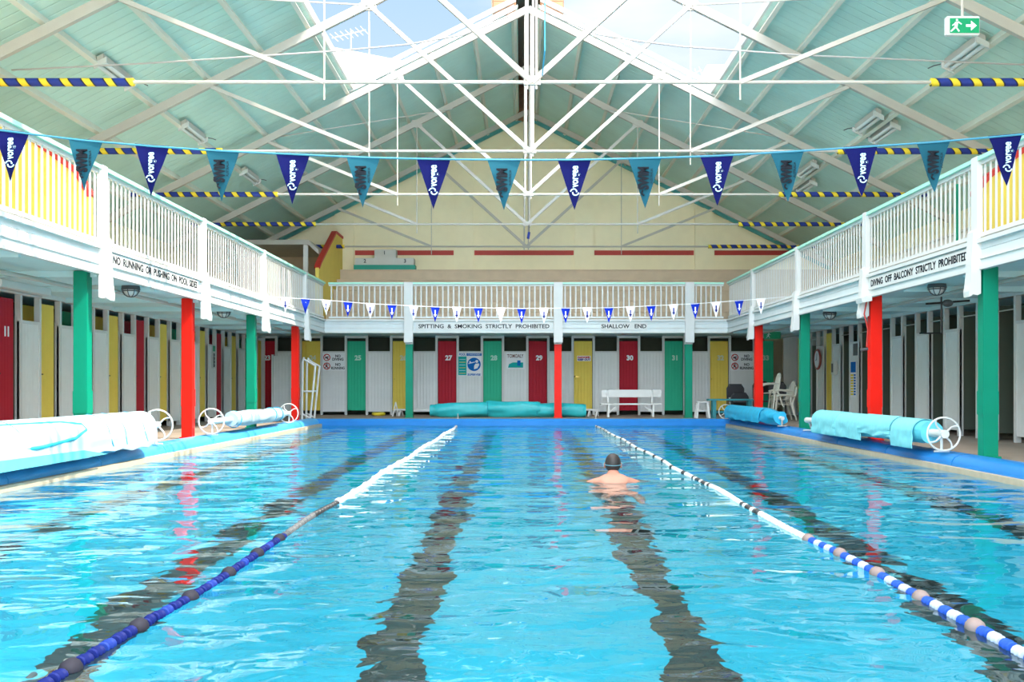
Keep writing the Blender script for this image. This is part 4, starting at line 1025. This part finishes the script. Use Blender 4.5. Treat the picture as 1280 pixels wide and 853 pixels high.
for s in (-1, 1):
    sh = j(s * .15, .0, -.01, .085, .075); s2 = j(s * .25, .02, -.035, .068); el = j(s * .42, .22, -.13, .046); wr = j(s * .30, .44, -.16, .029); pm = j(s * .27, .51, -.165, .034, .02)
    E += [(up_, sh), (sh, s2), (s2, el), (el, wr), (wr, pm)]
    for k, (dx, ln) in enumerate(((-.03, .07), (-.01, .085), (.012, .08), (.032, .062))):
        a = j(s * .26 + dx, .56, -.168, .009); b = j(s * .255 + dx * 1.2, .56 + ln * .5, -.175, .008); c = j(s * .25 + dx * 1.3, .56 + ln, -.186, .007); E += [(pm, a), (a, b), (b, c)]
    a = j(s * .27 - s * .045, .50, -.17, .010); b = j(s * .27 - s * .075, .53, -.175, .008); E += [(pm, a), (a, b)]
    hp = j(s * .10, -.62, -.46, .09); kn = j(s * .17, -.98, -.62, .058); an = j(s * .14, -1.36, -.60, .036); ft = j(s * .15, -1.52, -.62, .03, .02)
    E += [(pel, hp), (hp, kn), (kn, an), (an, ft)]
skin_mesh('body', J, E, SKIN, t)
hx, hy, hz = HX, HY + .10, ZW + .195
def head_fn(x, y, z):
    dx, dy, dz = x - hx, y - hy, z - hz
    if dz < 0: dx *= 1 - .22 * min(1, -dz / .12); 
    if dz < -.02 and dy < 0: dy *= .86
    return (hx + dx, hy + dy, hz + dz)
mb = MB().ball((hx, hy, hz), .084, .098, .118, 24, 16).map(head_fn)
mb.ball((hx, hy + .102, hz - .018), .013, .018, .022, 8, 6)                      # nose
mb.ball((hx, hy + .088, hz - .062), .024, .010, .009, 8, 6)                      # mouth
for s in (-1, 1): mb.ball((hx + s * .093, hy + .0, hz - .018), .012, .020, .034, 10, 8)   # ears
hd_ = mb.build('head', SKIN, t)
for s in (-1, 1): MB().ball((hx + s * .03, hy + .088, hz + .006), .018, .012, .013, 10, 8).build('goggle_lens', BLACK, t)
mb = MB().ball((hx, hy - .006, hz + .010), .091, .102, .112, 24, 16)
mb.v = [(a, b, max(c, hz - .075 + .28 * max(0, (b - hy + .03)) * 3.0)) if c < hz - .0 else (a, b, c) for a, b, c in mb.v]
mb.build('hair', HAIR, t)
pts = [(hx + .094 * cos(q), hy - .004 + .105 * sin(q), hz - .004 + .008 * sin(q)) for q in [2 * pi * k / 28 for k in range(29)]]
MB().tube(pts, .0045, 6).build('goggle_strap', mat('strap_pale_blue', (.12, .30, .38), .4), t)

# ------------------------------------------------------------------ buildings outside, seen through the roof opening
YO = 46.0
t = thing('neighbouring_building', (-10, YO, 0), 'white gabled building seen outside through the left of the roof opening', 'building')
def q(p, r): return (px(p, YO), YO, pz(r, YO))
a = q(330, 44); b = q(406, 57); c = q(508, 77); d = q(508, 98); e_ = q(330, 98)
MB().prism([a, b, c, (c[0] + 2, YO, c[2] - .5), (c[0] + 2, YO, d[2]), e_], (0, 8, 0)).build('upper_wall', OUTW, t, False)
MB().prism([q(330, 96), q(458, 96), q(452, 110), q(330, 110)], (0, 6, 0)).map(lambda x, y, z: (x, y + .6, z)).build('eaves_band', TANW, t, False)
MB().box(px(330, YO), px(450, YO), YO + .8, YO + 7, 0, pz(100, YO)).build('lower_wall', OUTW, t, False)
def antenna(p, r0, r1, lab, ang):
    t = thing('television_aerial', (px(p, YO), YO, pz(r1, YO)), lab, 'aerial', 'roof aerials'); X = px(p, YO); z0, z1 = pz(r1, YO), pz(r0, YO)
    MB().tube([(X, YO + 1, z0 - .25), (X, YO + 1, z1)], .02, 6).build('mast', STEEL, t)
    ax = Vector((cos(ang), .3, sin(ang))).normalized()
    mb = MB().tube([Vector((X, YO + 1, z1 - .15)) - ax * .9, Vector((X, YO + 1, z1 - .15)) + ax * .7], .016, 6)
    for k in range(7):
        c_ = Vector((X, YO + 1, z1 - .15)) + ax * (-.8 + k * .24); mb.tube([c_ - Vector((.12, .35, -.05)), c_ + Vector((.12, .35, -.05))], .012, 5)
    mb.build('boom', STEEL, t)
antenna(434, 28, 62, 'pale television aerial on the white building at left', .35)
antenna(866, 82, 110, 'dark television aerial seen outside at right', .5)
t = thing('neighbouring_building', (9, YO, 0), 'white rooftop stack seen outside through the right of the roof opening', 'building')
MB().box(px(884, YO), px(906, YO), YO, YO + 1.4, 0, pz(81, YO)).build('stack', OUTW, t, False)
MB().box(px(850, YO), px(960, YO), YO + .3, YO + 6, 0, pz(104, YO)).build('lower_wall', OUTW, t, False)
